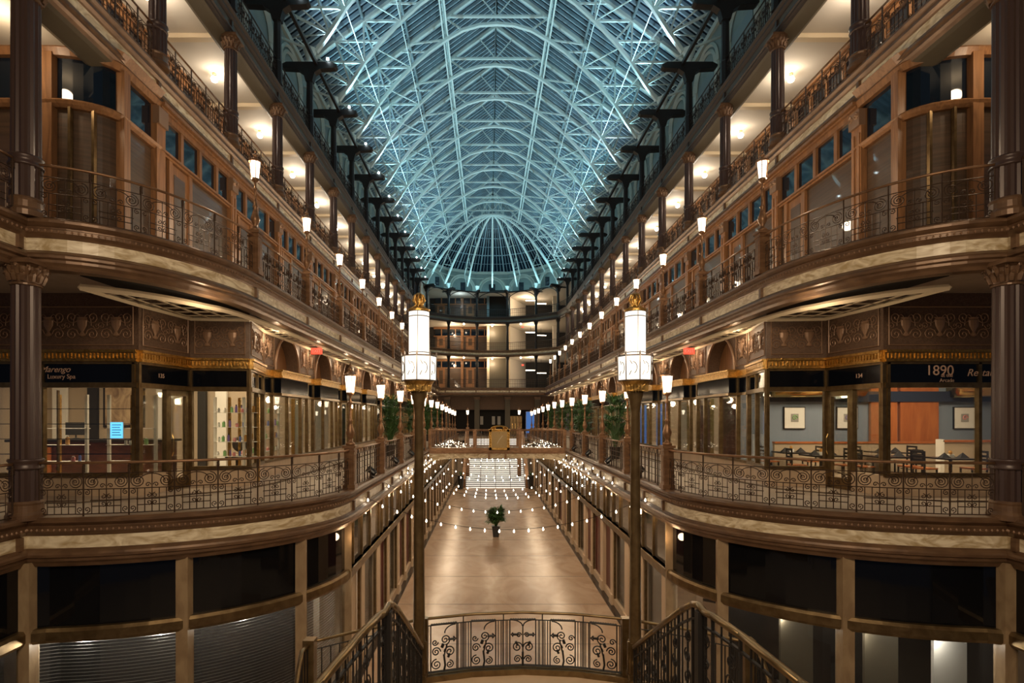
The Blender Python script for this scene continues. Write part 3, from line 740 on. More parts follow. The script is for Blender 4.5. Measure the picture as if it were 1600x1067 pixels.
def arch_bay():
    t = thing('shop_front', 'x', 'shop front'); W = S
    MB().box(0, W, -.12, 0, 0, .46).obj('stone_base', 'stone', t)
    f = MB(); f.box(0, W, -.08, .06, .46, .54); f.box(.7, 3.4, -.08, .32, 2.60, 2.68); f.box(0, W, -.08, .05, 2.60, 2.68); f.box(0, W, -.08, .05, 3.16, 3.22)
    for x in (.0, .72, 2.05, 3.38): f.box(x - .04, x + .04, -.07, .05, .5, 3.2)
    f.obj('brass_frame', 'brass_dk', t)
    s_ = MB(); s_.box(0, W, -.04, .01, 2.68, 3.16); s_.box(.74, 3.36, 0, .28, 2.69, 3.16); s_.obj('sign_band', 'signblk', t)
    g = MB(); g.box(0, W, -.1, .06, 3.22, 3.40); g.box(.66, 3.44, 0, .36, 3.17, 3.24); g.box(.70, 3.40, 0, .32, 3.24, 3.38); g.box(.66, 3.44, 0, .37, 3.38, 3.43); g.obj('gilded_moulding', 'gold', t)
    fz = MB(); r, cx, z0, zt = 1.12, 2.05, 3.40, HF + .12; n = 20
    zs = z0 + .12
    A = [(cx - r, z0)] + [(cx - r * math.cos(PI * i / n), zs + r * math.sin(PI * i / n)) for i in range(n + 1)] + [(cx + r, z0)]
    for (xa, za), (xb, zb) in zip(A[:-1], A[1:]):
        if abs(xa - xb) > 1e-6: fz.add([(xa, 0, za), (xb, 0, zb), (xb, 0, zt), (xa, 0, zt)], [(3, 2, 1, 0)])
        fz.add([(xa, 0, za), (xb, 0, zb), (xb, -.45, zb), (xa, -.45, za)], [(0, 1, 2, 3)])
    fz.box(0, cx - r, -.1, 0, z0, zt); fz.box(cx + r, W, -.1, 0, z0, zt); fz.obj('frieze', 'frieze', t)
    MB().box(cx - r, cx + r, -.5, -.44, z0, zs + r).obj('arch_niche', 'oak', t)
    MB().tube([(x, .02, z) for x, z in A], .045, 6).obj('arch_moulding', 'relief', t)
    rl = MB()
    for x0, x1 in ((.06, cx - r - .12), (cx + r + .12, W - .06)): relief_scrolls(rl, x0, x1, 3.55, HF - .15, .010)
    rl.obj('scroll_relief', 'relief', t)
    MB().box(0, W, -.03, -.01, .54, 2.60).obj('window_pane', 'shop', t)
    return t
ab = arch_bay(); Y0 = 16.9
for sx in (-1, 1):
    for i in range(12):
        yb = Y0 + i * S
        place(ab, (sx * AW, yb + S if sx < 0 else yb, Z2), -PI / 2 if sx < 0 else PI / 2, '%s arched shop front from the camera along the %s second floor gallery' % (ORD[i], SIDE[sx]), 'arched shop fronts')
text('Marengo', .20, 'text', LF[0], (1.98, .02, 3.03), (PI / 2, 0, PI), shear=.4)
text('Luxury Spa', .15, 'text', LF[0], (1.83, .02, 2.86), (PI / 2, 0, PI))
text('135', .15, 'text', LF[1], (1.10, .02, 2.93), (PI / 2, 0, PI)); text('134', .15, 'text', RF[1], (.70, .02, 2.93), (PI / 2, 0, PI))
text('1890', .34, 'text', RF[0], (6.7 - 1.33, .02, 3.00), (PI / 2, 0, PI)); text('at the\nArcade', .12, 'text', RF[0], (6.7 - 1.50, .02, 2.83), (PI / 2, 0, PI))
text('Restaurant', .24, 'text', RF[0], (6.7 - 2.50, .02, 2.95), (PI / 2, 0, PI), shear=.3)
# soffit lattice under the third floor balcony
for sx in (-1, 1):
    side = 1 if sx < 0 else -1
    inner = [(-8.95, 11.2)] + [(x - .30 if x < -7 else x - .22, y + .75) for x, y in CURVE3 if x > -8.5 and y < 13.6] + [(A3 * -1 - .15, 16.0), (-A3 - .15, EY3 - 1)]
    outer = [(-8.95, 11.2), (-8.85, 12.95), (-8.6, 14.75), (-7.1, 14.9), (-7.5, 16.9), (-7.5, EY3 - 1)]
    t = thing('soffit_lattice', 'cream lattice grille hung under the %s third floor balcony' % SIDE[sx], 'lattice grille', (0, 0, 0))
    rim = MB(); rim.tube([(sx * -x if sx > 0 else x, y, 9.93) for x, y in inner], .07, 4); rim.tube([(sx * -x if sx > 0 else x, y, 9.93) for x, y in outer], .06, 4)
    rim.obj('rim', 'creamtrim', t)
    def span(yv, pl):
        xs = []
        for (xa, ya), (xb, yb_) in zip(pl[:-1], pl[1:]):
            if (ya - yv) * (yb_ - yv) <= 0 and ya != yb_: xs.append(xa + (xb - xa) * (yv - ya) / (yb_ - ya))
        return xs
    la = MB(); yv = 11.35
    while yv < 60:
        xi, xo = span(yv, inner), span(yv, outer)
        if xi and xo: la.box(min(-sx * max(xi) * 1, -sx * min(xo)), max(-sx * max(xi), -sx * min(xo)), yv - .035, yv + .035, 9.925, 9.94) if sx > 0 else la.box(min(xo), max(xi), yv - .035, yv + .035, 9.925, 9.94)
        yv += .50 if yv < 20 else .8
    for xv in [-8.55 + .47 * i for i in range(6)]:
        ys = [yy / 10 for yy in range(113, 200) if span(yy / 10, inner) and span(yy / 10, outer) and min(span(yy / 10, outer)) <= xv <= max(span(yy / 10, inner))]
        if ys: la.box(-sx * xv - .035 if sx > 0 else xv - .035, -sx * xv + .035 if sx > 0 else xv + .035, min(ys), max(ys), 9.925, 9.94)
    la.obj('slats', 'creamtrim', t)
    # near-black sheet painting the shade in the cavity above the lattice, pale plaster outside it
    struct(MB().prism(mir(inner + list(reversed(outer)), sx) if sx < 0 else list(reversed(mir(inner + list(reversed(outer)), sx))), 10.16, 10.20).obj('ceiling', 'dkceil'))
    e = thing('exit_sign', 'small red exit sign under the %s third floor balcony' % SIDE[sx], 'exit sign', (sx * 6.95, 20.3, 9.72))
    MB().box(-.20, .20, -.03, .03, -.11, .11).obj('sign_box', 'exitred', e); MB().beam((0, 0, .11), (0, 0, .3), .03).obj('hanger', 'black', e)
    text('EXIT', .17, 'paper', e, (0, -.035, 0), (PI / 2, 0, 0))
# ------------------------------------------------------------------ ground floor shop fronts
def ground_bay(ci):
    t = thing('storefront', 'x', 'storefront'); W = S
    p = MB(); p.box(-.02, .50, -.2, .06, .42, 2.94); p.obj('pier', 'stone', t)
    b = MB(); b.box(-.02, .52, -.2, .12, .0, .42); b.box(2.3, 2.72, -.2, .12, 0, .42); b.box(.5, W, -.12, .02, 0, .30); b.obj('plinth', 'stone', t)
    MB().box(2.32, 2.70, -.2, .06, .42, 2.94).obj('pier', 'stone', t)
    f = MB(); f.box(0, W, -.1, .09, 2.94, 3.20); f.box(0, W, -.1, .13, 3.14, 3.20); f.box(0, W, -.1, .02, 4.35, 4.45)
    for x in (.0, 1.4, 2.5, 3.55): f.box(x - .03, x + .03, -.06, .04, 3.2, 4.4)
    f.box(.52, .60, -.05, .03, .3, 2.94); f.box(2.22, 2.30, -.05, .03, .3, 2.94); f.box(2.72, 2.8, -.05, .03, .3, 2.94); f.obj('bronze_frame', 'brass_dk', t)
    MB().box(0, W, -.05, -.03, 3.2, 4.36).obj('transom_glass', 'tglass', t)
    MB().box(.6, 2.22, -.10, -.08, .3, 2.94).obj('display_glass', ('lowglass', 'lowglass', 'red')[ci], t)
    MB().box(2.8, W - .02, -.10, -.08, .3, 2.94).obj('panel', ('stone', 'red', 'red')[ci], t)
    return t
M['tglass'] = mat('brown_transom_glass', (.075, .060, .048), .05, spec=.9)
gb3 = [ground_bay(i) for i in range(3)]
for sx in (-1, 1):
    for i in range(10):
        yb = yk(3) + .1 + i * S
        place(gb3[i % 3], (sx * 4.3, yb + S if sx < 0 else yb, 0), -PI / 2 if sx < 0 else PI / 2, '%s ground floor storefront bay from the camera on the %s wall of the court' % (ORD[i], SIDE[sx]), 'straight ground floor storefronts')
    struct(MB().box(min(sx * 5.2, sx * 5.4), max(sx * 5.2, sx * 5.4), 15, 62, 0, 4.4).obj('wall_' + SIDE[sx], 'beige'))
    # curved shop front under the near balcony
    side = 1 if sx < 0 else -1
    gp = mir([(-AC - .05, 6), (-AC - .05, yk(2))] + [(x - .12, y + .12) for x, y in CURVE2[1:]], sx)
    t = thing('curved_storefront', 'curved dark glass storefront with tan piers below the near %s balcony' % SIDE[sx], 'storefront', (0, 0, 0))
    f = MB(); sweep(f, gp, [(-.1, 2.94), (.08, 2.94), (.12, 3.0), (.12, 3.16), (.08, 3.22), (-.1, 3.22)], side); sweep(f, gp, [(-.1, 0), (.05, 0), (.05, .4), (-.1, .4)], side)
    f.obj('bronze_band', 'brass_dk', t)
    sweep(MB(), gp, [(-.05, 3.2), (-.02, 3.2), (-.02, 4.5), (-.05, 4.5)], side).obj('upper_glass', 'upglass', t)
    sweep(MB(), gp, [(-.05, .4), (-.02, .4), (-.02, 2.96), (-.05, 2.96)], side).obj('lower_glass', 'lowglass', t)
    back = offset(gp, -.6 if sx < 0 else -.6, side)
    for px_ in (46, 287, 470, 545):
        best = min(resample(gp, .05), key=lambda q: abs(763 + (abs(q[0]) * -1 + .542) * 850 / max(q[1], 1) - px_) if q[1] > 9.8 else 999)
        n = Vector((best[0], best[1]))
        MB().lathe([(.17, 0), (.17, 4.5)], (best[0], best[1], 0), 4, rot=PI / 4 + (.25 if px_ > 400 else 0) * -sx).obj('pier', 'pierst', t)
    bl = MB(); bp = offset(gp[1:], -.35, side)
    for i in range(36):
        z = .45 + i * .068; sweep(bl, bp, [(-.03, z), (.03, z + .03), (.03, z + .036), (-.03, z + .006)], side)
    if sx < 0: tag(bl.obj('window_blind', 'blind', t))
    else:
        for a, m__ in ((2, 'white'), (5, 'soffit'), (9, 'soffit')): MB().box(-.04, .8, -.03, .03, .4, 2.9).obj('curtain_panel', m__, t, False, (bp[a][0], bp[a][1] + .3, 0), .2)
    for (lx, ly) in ((-8.6, 10.85), (-7.3, 11.2), (-6.0, 12.1), (-5.1, 13.4)): light('POINT', (sx * -lx if sx > 0 else lx, ly, 2.75), (60 if sx < 0 else 22) * LK, (1, .88, .74), .08)
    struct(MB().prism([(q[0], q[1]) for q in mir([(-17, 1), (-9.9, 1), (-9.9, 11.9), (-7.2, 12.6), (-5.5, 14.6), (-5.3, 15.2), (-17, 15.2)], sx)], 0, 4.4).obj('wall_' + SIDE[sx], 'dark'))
# ------------------------------------------------------------------ lantern posts
def lantern(npz=1.10):
    t = thing('lantern_post', 'x', 'lantern')
    b = MB(); b.box(-.13, .13, -.13, .13, 0, npz); b.box(-.16, .16, -.16, .16, 0, .12); b.box(-.17, .17, -.17, .17, npz - .02, npz + .05); b.box(-.15, .15, -.15, .15, npz - .12, npz - .08)
    for s_ in (-1, 1): b.box(-.07, .07, s_ * .13 - .01, s_ * .13 + .01, .2, npz - .2); b.box(s_ * .13 - .01, s_ * .13 + .01, -.07, .07, .2, npz - .2)
    b.obj('newel', 'copper', t)
    z = npz + .05
    MB().lathe([(.12, z), (.13, z + .05), (.06, z + .10), (.05, z + .16), (.10, z + .26), (.12, z + .34), (.07, z + .50), (.045, z + .62), (.075, z + .66), (.04, z + .70),
                (.032, z + 1.1), (.06, z + 1.13), (.03, z + 1.18), (.03, z + 1.30), (.09, z + 1.34), (.11, z + 1.40)], n=12).obj('shaft', 'copper', t, True)
    g = MB().lathe([(.10, z + 1.40), (.142, z + 1.82), (.13, z + 1.86)], n=6); g.obj('lantern_glass', 'lamp', t)
    fr = MB()
    for i in range(6):
        a = 2 * PI * i / 6; fr.beam((.103 * math.cos(a), .103 * math.sin(a), z + 1.40), (.146 * math.cos(a), .146 * math.sin(a), z + 1.84), .016)
        fr.tube([(.15 * math.cos(a), .15 * math.sin(a), z + 1.84), (.14 * math.cos(a), .14 * math.sin(a), z + 1.93)], [.022, .004], 4)
    fr.lathe([(.175, z + 1.83), (.175, z + 1.87), (.10, z + 1.92), (.05, z + 1.97), (.07, z + 2.02), (.02, z + 2.08), (.03, z + 2.12), (.004, z + 2.20)], n=8)
    fr.obj('crown', 'copper', t); return t
ln = lantern()
for sx in (-1, 1):
    for k in range(3, 15):
        dz = -.09 * max(0, k - 9)
        place(ln, (sx * A2, yk(k), Z2 + dz), 0, '%s lantern post from the camera along the %s second floor railing' % (ORD[k - 3], SIDE[sx]), 'second floor lanterns')
        if k < 12: light('POINT', (sx * (A2 - .35), yk(k), Z2 + 2.75), 60 * LK, WARM2, .16)
        light('POINT', (sx * (A2 - .2), yk(k), Z2 - .95 - .35), 12 * LK, WARM, .1)  # extra warm light added below the ledge, no fitting
    for k in range(3, 16):
        place(ln, (sx * A3, yk(k), Z3), 0, '%s lantern post from the camera along the %s third floor railing' % (ORD[k - 3], SIDE[sx]), 'third floor lanterns')
        if k < 12: light('POINT', (sx * (A3 + .30), yk(k), Z3 + 2.75), 75 * LK, WARM2, .16)
    place(ln, (sx * 2.75, 58, Z2 - .35), 0, 'far lantern post beside the lit staircase, %s of the pair' % SIDE[sx], 'staircase lanterns')
    struct(MB().box(sx * 2.75 - .2, sx * 2.75 + .2, 57.8, 58.2, 0, Z2 - .35).obj(trim(), 'bronze'))
# tall lamp posts on the landing
def big_lamp():
    t = thing('lamp_post', 'x', 'lamp')
    Zb = 3.32
    MB().lathe([(.14, 0), (.14, .12), (.10, .16), (.095, .5), (.11, .54), (.085, .60), (.08, 1.4), (.066, 3.2), (.058, 4.0), (.07, 4.06), (.085, 4.16), (.115, 4.27), (.118, 4.29)], n=20).obj('shaft', 'brass_dk', t, True)
    b = MB(); b.box(-.10, .10, -.10, .10, .30, .36)
    for i in range(8):
        a = 2 * PI * i / 8; b.box(.095 * math.cos(a) - .014, .095 * math.cos(a) + .014, .095 * math.sin(a) - .014, .095 * math.sin(a) + .014, .36, .80)
    b.obj('base_ornament', 'brass_dk', t)
    s = MB()
    for i in range(24):
        a = 2 * PI * i / 24; s.beam((.155 * math.cos(a), .155 * math.sin(a), 4.29), (.165 * math.cos(a), .165 * math.sin(a), 4.42), .032)
    s.lathe([(.10, 4.28), (.20, 4.41), (.22, 4.44)], n=20); s.obj('skirt', 'gold', t)
    MB().lathe([(.235, 4.44), (.240, 4.78)], n=8).obj('drum_shade', 'biglamp', t)
    MB().lathe([(.142, 4.79), (.142, 5.40)], n=20).obj('cylinder_shade', 'biglamp', t, True)
    f = MB()
    for zz in (4.44, 4.78): f.tube([(.243 * math.cos(2 * PI * i / 8), .243 * math.sin(2 * PI * i / 8), zz) for i in range(8)], .009, 4, True)
    for i in range(8):
        a = 2 * PI * i / 8; f.beam((.240 * math.cos(a), .240 * math.sin(a), 4.44), (.245 * math.cos(a), .245 * math.sin(a), 4.80), .012)
        f.tube([(.245 * math.cos(a), .245 * math.sin(a), 4.79), (.245 * math.cos(a), .245 * math.sin(a), 4.84)], [.014, .004], 5)
        am = a + PI / 8; u = Vector((-math.sin(am), math.cos(am), 0)); c0 = Vector((.224 * math.cos(am), .224 * math.sin(am), 4.61))
        f.tube([tuple(c0 + u * x * .9 + Vector((0, 0, z))) for x, _, z in arc(0, 0, .06, .08, -1.2, 1.6, 7)], .005, 4)
        f.tube([tuple(c0 + u * x + Vector((0, 0, z))) for x, _, z in ((-.05, 0, -.1), (-.02, 0, -.04))], .005, 4); f.tube([tuple(c0 + u * x + Vector((0, 0, z))) for x, _, z in ((-.04, 0, .1), (-.01, 0, .05))], .005, 4)
    for zz in (4.83, 5.33, 5.40): f.tube([(.145 * math.cos(2 * PI * i / 20), .145 * math.sin(2 * PI * i / 20), zz) for i in range(20)], .006, 4, True)
    for i in range(4):
        a = PI / 4 + PI / 4 + 2 * PI * i / 4 ; f.beam((.145 * math.cos(a), .145 * math.sin(a), 4.79), (.145 * math.cos(a), .145 * math.sin(a), 5.4), .007)
    f.obj('frame', 'tread', t)
    fi = MB().lathe([(.15, 5.40), (.16, 5.43), (.08, 5.47), (.05, 5.50), (.075, 5.55), (.05, 5.60), (.015, 5.63)], n=12)
    for i in range(8):
        a = 2 * PI * i / 8; fi.tube([(r_ * math.cos(a), r_ * math.sin(a), z) for r_, z in ((.10, 5.44), (.045, 5.50), (.085, 5.56), (.06, 5.63), (.01, 5.66))], .014, 5)
    fi.obj('finial', 'gold', t, True)
    return t
bl_ = big_lamp()
for sx in (-1, 1):
    place(bl_, (sx * 1.51, 7.6, 3.32), 0, 'tall standing lamp with white drum and cylinder shades, %s of the stair landing' % SIDE[sx], 'tall landing lamps')
    light('POINT', (sx * 1.51, 7.6 - .5, 8.2), 25, WARM2, .2)
    light('POINT', (sx * 1.51, 7.6 + .6, 8.0), 30, WARM2, .2)
for sx in (-1, 1):
    struct(sweep(MB(), mir([(-15, 11.9), (-9.6, 12.05), (-8.1, 13.1), (-7.0, 14.2), (-6.7, 15.6), (-6.7, 60)], sx), [(0, Z2 + .012), (.18, Z2 + .012), (.18, Z2 + .022), (0, Z2 + .022)], 1).obj(trim(), 'border'))
# ------------------------------------------------------------------ shop interiors, second floor
ZS = Z2 + .02
for sx in (-1, 1):
    struct(MB().box(min(sx * 12.2, sx * 12.4), max(sx * 12.2, sx * 12.4), 20.2, EY2, Z2, 10.2).obj('wall_' + SIDE[sx], 'beige'))
    yw = 20.0 if sx < 0 else 18.6
    struct(MB().box(min(sx * 8.0, sx * 17), max(sx * 8.0, sx * 17), yw, yw + .2, Z2, 10.2).obj('wall_back', 'beige' if sx < 0 else 'bluewall'))
    struct(MB().box(min(sx * 17, sx * 17.2), max(sx * 17, sx * 17.2), 12, 20.2, Z2, 10.2).obj('wall_' + SIDE[sx], 'beige'))
    struct(MB().box(min(sx * 17, sx * 9.0), max(sx * 17, sx * 9.0), -1, 1, Z2, 30).obj('wall_front', 'beige'))
def cyl(r, h, n=10): return MB().lathe([(r, 0), (r, h)], n=n)
# left: spa. pilasters, desk, picture, glass display shelves with bottles
def wallstrip(X, Y, w, m, label, h=4.2):
    t = thing('wall_panel', label, 'panel', (X, Y, ZS)); MB().box(-w / 2, w / 2, -.06, .06, 0, h).obj('panel', m, t); 
    MB().box(-w / 2 - .03, w / 2 + .03, -.08, .08, h - .1, h).obj('cap', 'creamtrim', t); return t
for i, (X, w_, m_) in enumerate(((-16.2, .5, 'white'), (-15.0, .35, 'dark'), (-12.4, .5, 'white'), (-11.7, .6, 'beige'), (-11.0, .3, 'dark'), (-10.3, .4, 'white'))):
    wallstrip(X, 19.9, w_, m_, '%s vertical wall panel from the left at the back of the left spa shop' % ORD[i])
t = thing('framed_picture', 'framed brown abstract picture behind the desk in the left spa shop', 'picture', (-13.9, 19.97, ZS + 1.5))
MB().box(-.75, .75, -.05, .03, 0, 1.7).obj('frame', 'blkwood', t); MB().box(-.66, .66, -.07, -.05, .09, 1.61).obj('canvas', mat('brown_canvas', (.45, .33, .20), .7, noise=((.18, .11, .07), (2, 2, 1.2), 2)), t)
t = thing('reception_desk', 'dark red reception desk seen through the left spa window', 'desk', (-12.3, 16.3, ZS))
MB().box(-2.2, 2.2, -.4, .4, 0, 1.15).obj('body', 'desk', t); MB().box(-2.3, 2.3, -.5, .5, 1.15, 1.22).obj('counter', 'blkwood', t); MB().box(-1.9, -1.0, -.45, -.41, .15, 1.0).obj('front_panel', 'cherry', t)
t = thing('computer_monitor', 'dark monitor on the reception desk of the left spa shop', 'monitor', (-12.9, 16.3, ZS + 1.22))
MB().box(-.3, .3, -.02, .02, .12, .5).obj('screen', 'dark', t); MB().lathe([(.12, 0), (.12, .02), (.02, .04), (.02, .2)], n=10).obj('stand', 'dark', t)
t = thing('window_notice', 'glowing blue notice hanging in the left spa window', 'sign', (-9.45, 13.045, 6.75))
MB().box(-.15, .15, -.01, .01, 0, .38).obj('notice', 'screen', t); MB().box(-.16, .16, -.006, .012, -.01, .39).obj('frame', 'white', t)
for i in range(5): MB().box(-.11, .11 - .03 * (i % 2), -.014, -.011, .07 + i * .06, .085 + i * .06).obj('text_line', 'bluglass', t)
BC = [mat('bottle_' + n, c, .3) for n, c in (('white', (.75, .73, .70)), ('green', (.25, .5, .2)), ('purple', (.20, .12, .40)), ('pink', (.65, .25, .25)), ('blue', (.10, .15, .45)), ('amber', (.5, .25, .06)), ('grey', (.35, .35, .33)))]
def bottle(i):
    t = thing('bottle', 'x', 'bottle'); h = .13 + .05 * (i % 3); r = .035 + .012 * (i % 2)
    MB().lathe([(r, 0), (r, h * .75), (r * .5, h * .85)], n=8).obj('body', BC[i % 7], t, True); MB().lathe([(r * .55, h * .85), (r * .55, h)], n=8).obj('cap', 'white' if i % 2 else 'dark', t); return t
bt = [bottle(i) for i in range(7)]
def shelf_unit(loc, W, D, label, rz=0, rows=4, z0=.75, dz=.42, posts=4):
    t = thing('display_shelf', label, 'shelf', loc, rz)
    for i in range(posts):
        x = W * i / (posts - 1); MB().box(x - .035, x + .035, -.03, .03, 0, 2.45).obj('upright', 'gold' if i % 2 else 'white', t)
    for r in range(rows): MB().box(0, W, -D, D, z0 + r * dz - .012, z0 + r * dz).obj('shelf_board', 'white', t)
    MB().box(0, W, -D, D, 0, .35).obj('plinth', 'stone', t); return t
nb = 0
CN = ['white', 'green', 'purple', 'pink', 'blue', 'amber', 'grey']
UN = [((-8.45, 15.75, ZS), 1.25, 0, 'first white and gold display shelf behind the left shop window'), ((-7.95, 19.2, ZS), 3.0, -PI / 2, 'long display shelf along the left side window before the arches'),
      ((-12.2, 13.9, ZS), 1.4, 0, 'slim glass shelf with white uprights in the left spa window'), ((-10.3, 14.0, ZS), 1.2, 0, 'slim glass shelf with white uprights left of the recessed door')]
for ui, (loc, W, rz, lab) in enumerate(UN):
    shelf_unit(loc, W, .13, lab, rz, 4 if ui < 2 else 3, posts=(4, 6, 3, 3)[ui])
    for r in range(4 if ui < 2 else 2):
        x = .10; bi = 0
        while x < W - .1:
            if random.random() < (.85 if ui < 2 else .35):
                b_ = bt[nb % 7]; p = Vector((loc[0], loc[1], 0)) + Matrix.Rotation(rz, 3, 'Z') @ Vector((x, random.uniform(-.05, .05), 0))
                place(b_, (p.x, p.y, ZS + .75 + r * .42), 0, '%s bottle, %s from its end on the %s shelf up, %s' % (CN[nb % 7], ORD[bi], ORD[r], ('front shop window', 'long side unit', 'slim shelf by the column', 'slim shelf near the door')[ui]), 'product bottles on the spa shelves'); nb += 1; bi += 1
            x += random.uniform(.13, .20) if ui != 1 else random.uniform(.17, .24)
t = thing('salon_chair', 'black round backed salon chair behind the left shop window', 'chair', (-9.0, 18.3, ZS)); 
MB().lathe([(.26, 0), (.26, .04), (.04, .06), (.04, .45)], n=14).obj('base', 'black', t); MB().box(-.28, .28, -.25, .25, .45, .58).obj('seat', 'blkwood', t); MB().lathe([(.02, -.06), (.26, -.04), (.26, .04), (.02, .06)], n=16).xform(Matrix.Translation((0, .25, .95)) @ Matrix.Rotation(PI / 2, 4, 'X')).obj('backrest', 'blkwood', t, True)
t = thing('window_shelves', 'thin glass shelves running across the left spa window', 'shelf', (-15.4, 13.35, Z2 + .56))
for i in range(4): MB().box(0, 6.3, 0, .22, .42 + i * .37, .435 + i * .37).obj('glass_shelf', 'bluglass', t)
for X in (.05, 2.1, 4.2, 6.25): MB().box(X, X + .03, .08, .14, 0, 2.0).obj('upright', 'brass_dk', t)
# right: restaurant
for i, (X, w_, m_) in enumerate(((12.9, .9, 'cherry'), (14.1, 1.3, 'cherry'))):
    t = wallstrip(X, 18.53, w_, m_, '%s tall cherry wood wall panel at the back of the right restaurant' % ('left', 'right')[i], 4.4)
t = thing('wall_canopy', 'shiny brass barrel canopy above the blue wall of the right restaurant', 'canopy', (9, 18.55, ZS + 2.75))
MB().tube([(0, -.25, .2), (3.0, -.25, .2)], .42, 12).obj('canopy', 'brass', t, True); MB().tube([(6.1, -.25, .2), (7.9, -.25, .2)], .42, 12).obj('canopy', 'brass', t, True)
MB().box(0, 7.9, -.12, .0, -.35, .0).obj('valance', 'navy', t)
for i, X in enumerate((9.9, 11.7, 15.7)):
    t = thing('framed_picture', '%s white matted small picture on the blue restaurant wall' % ('left', 'middle', 'right')[i], 'picture', (X, 18.6, ZS + 1.35), 0, 'restaurant pictures')
    MB().box(-.37, .37, -.05, 0, .12, .88).obj('frame', 'blkwood', t); MB().box(-.34, .34, -.06, -.05, .15, .85).obj('mat_board', 'paper', t)
    a = MB(); a.box(-.13, .13, -.066, -.06, .36, .64); a.obj('print', BC[6], t); MB().tube([(x, -.07, z) for x, _, z in spiral(0, .5, .10, 1.2, 0, 1)], .018, 4).obj('swirl', BC[1 + i], t)
t = thing('booth_divider', 'beige upholstered booth divider with wooden cap by the right column', 'divider', (13.3, 16.6, ZS))
MB().box(0, 3.5, -.06, .06, 0, 1.12).obj('panel', 'beige', t); MB().box(-.03, 3.5, -.09, .09, 1.12, 1.18).obj('cap', 'cherry', t); MB().box(-.12, 0, -.09, .09, 0, 1.2).obj('end_post', 'white', t)
t = thing('booth_divider', 'long beige booth divider along the blue wall of the right restaurant', 'divider', (9.0, 18.2, ZS))
MB().box(0, 5.5, -.06, .06, 0, 1.0).obj('panel', 'beige', t); MB().box(0, 5.5, -.09, .09, 1.0, 1.06).obj('cap', 'cherry', t)
def chair():
    t = thing('dining_chair', 'x', 'chair')
    MB().box(-.21, .21, -.21, .21, .44, .48).obj('seat', 'cherry', t)
    for a in (-1, 1):
        MB().beam((a * .19, -.19, 0), (a * .19, -.19, .44), .035).obj('leg', 'blkwood', t); MB().beam((a * .19, .20, 0), (a * .19, .22, .95), .035).obj('leg', 'blkwood', t)
    for z in (.6, .7, .8, .92): MB().box(-.19, .19, .20, .23, z - .03, z + .03).obj('back_slat', 'blkwood', t)
    MB().beam((-.19, 0, .2), (.19, 0, .2), .02).obj('stretcher', 'blkwood', t); return t
def table():
    t = thing('dining_table', 'x', 'table')
    MB().box(-.42, .42, -.42, .42, .72, .76).obj('table_top', 'blkwood', t); cyl(.04, .72, 8).obj('leg', 'blkwood', t); MB().box(-.28, .28, -.28, .28, 0, .04).obj('base', 'blkwood', t); return t
def napkin():
    t = thing('napkin', 'x', 'napkin'); o = MB().add([(-.13, -.08, 0), (.13, -.08, 0), (.13, .08, 0), (-.13, .08, 0), (0, 0, .15)], [(3, 2, 1, 0), (0, 1, 4), (1, 2, 4), (2, 3, 4), (3, 0, 4)]).obj('fold', 'napkin', t); return t
def caddy():
    t = thing('condiment_caddy', 'x', 'caddy'); MB().box(-.07, .07, -.05, .05, 0, .09).obj('holder', 'paper', t); MB().lathe([(.03, .09), (.05, .14), (.03, .19)], n=8).obj('jar', BC[5], t); return t
ch_, tb_, np_, cd_ = chair(), table(), napkin(), caddy()
tbl = [(9.3, 16.1), (10.9, 15.6), (12.2, 15.0), (14.1, 14.6), (9.2, 17.5), (12.3, 17.6)]
TN = ['by the side window', 'by the second window', 'in mid window', 'near the edge column', 'at the back left', 'by the cherry panels']
for i, (X, Y) in enumerate(tbl):
    place(tb_, (X, Y, ZS), 0, 'black dining table ' + TN[i], 'restaurant tables')
    place(cd_, (X, Y, ZS + .76), 0, 'small white condiment caddy on the table ' + TN[i], 'restaurant caddies')
    for j in (-1, 1):
        place(np_, (X + j * .25, Y - .1, ZS + .76), 0, '%s folded black napkin on the table %s' % (('left', 'right')[j > 0], TN[i]), 'restaurant napkins')
        place(ch_, (X + j * .68, Y + .05, ZS), -j * PI / 2 + random.uniform(-.2, .2), 'black slat back chair %s of the table %s' % (('left', 'right')[j > 0], TN[i]), 'restaurant chairs')
for i, (X, Y) in enumerate(((9.6, 15.6), (8.4, 17.6))):
    t = thing('glass_pendant', 'clear glass pendant lamp %s' % ('behind the second right shop window', 'near the right side window')[i], 'pendant lamp', (X, Y, 8.0), 0, 'restaurant pendants')
    MB().lathe([(.02, .12), (.10, .08), (.22, -.06), (.24, -.10)], n=16).obj('shade', 'shop', t, True); MB().lathe([(.01, .05), (.05, 0), (.04, -.06), (.01, -.08)], n=10).obj('bulb', 'lamp', t, True); MB().tube([(0, 0, .1), (0, 0, 2.2)], .008, 4).obj('cord', 'black', t)
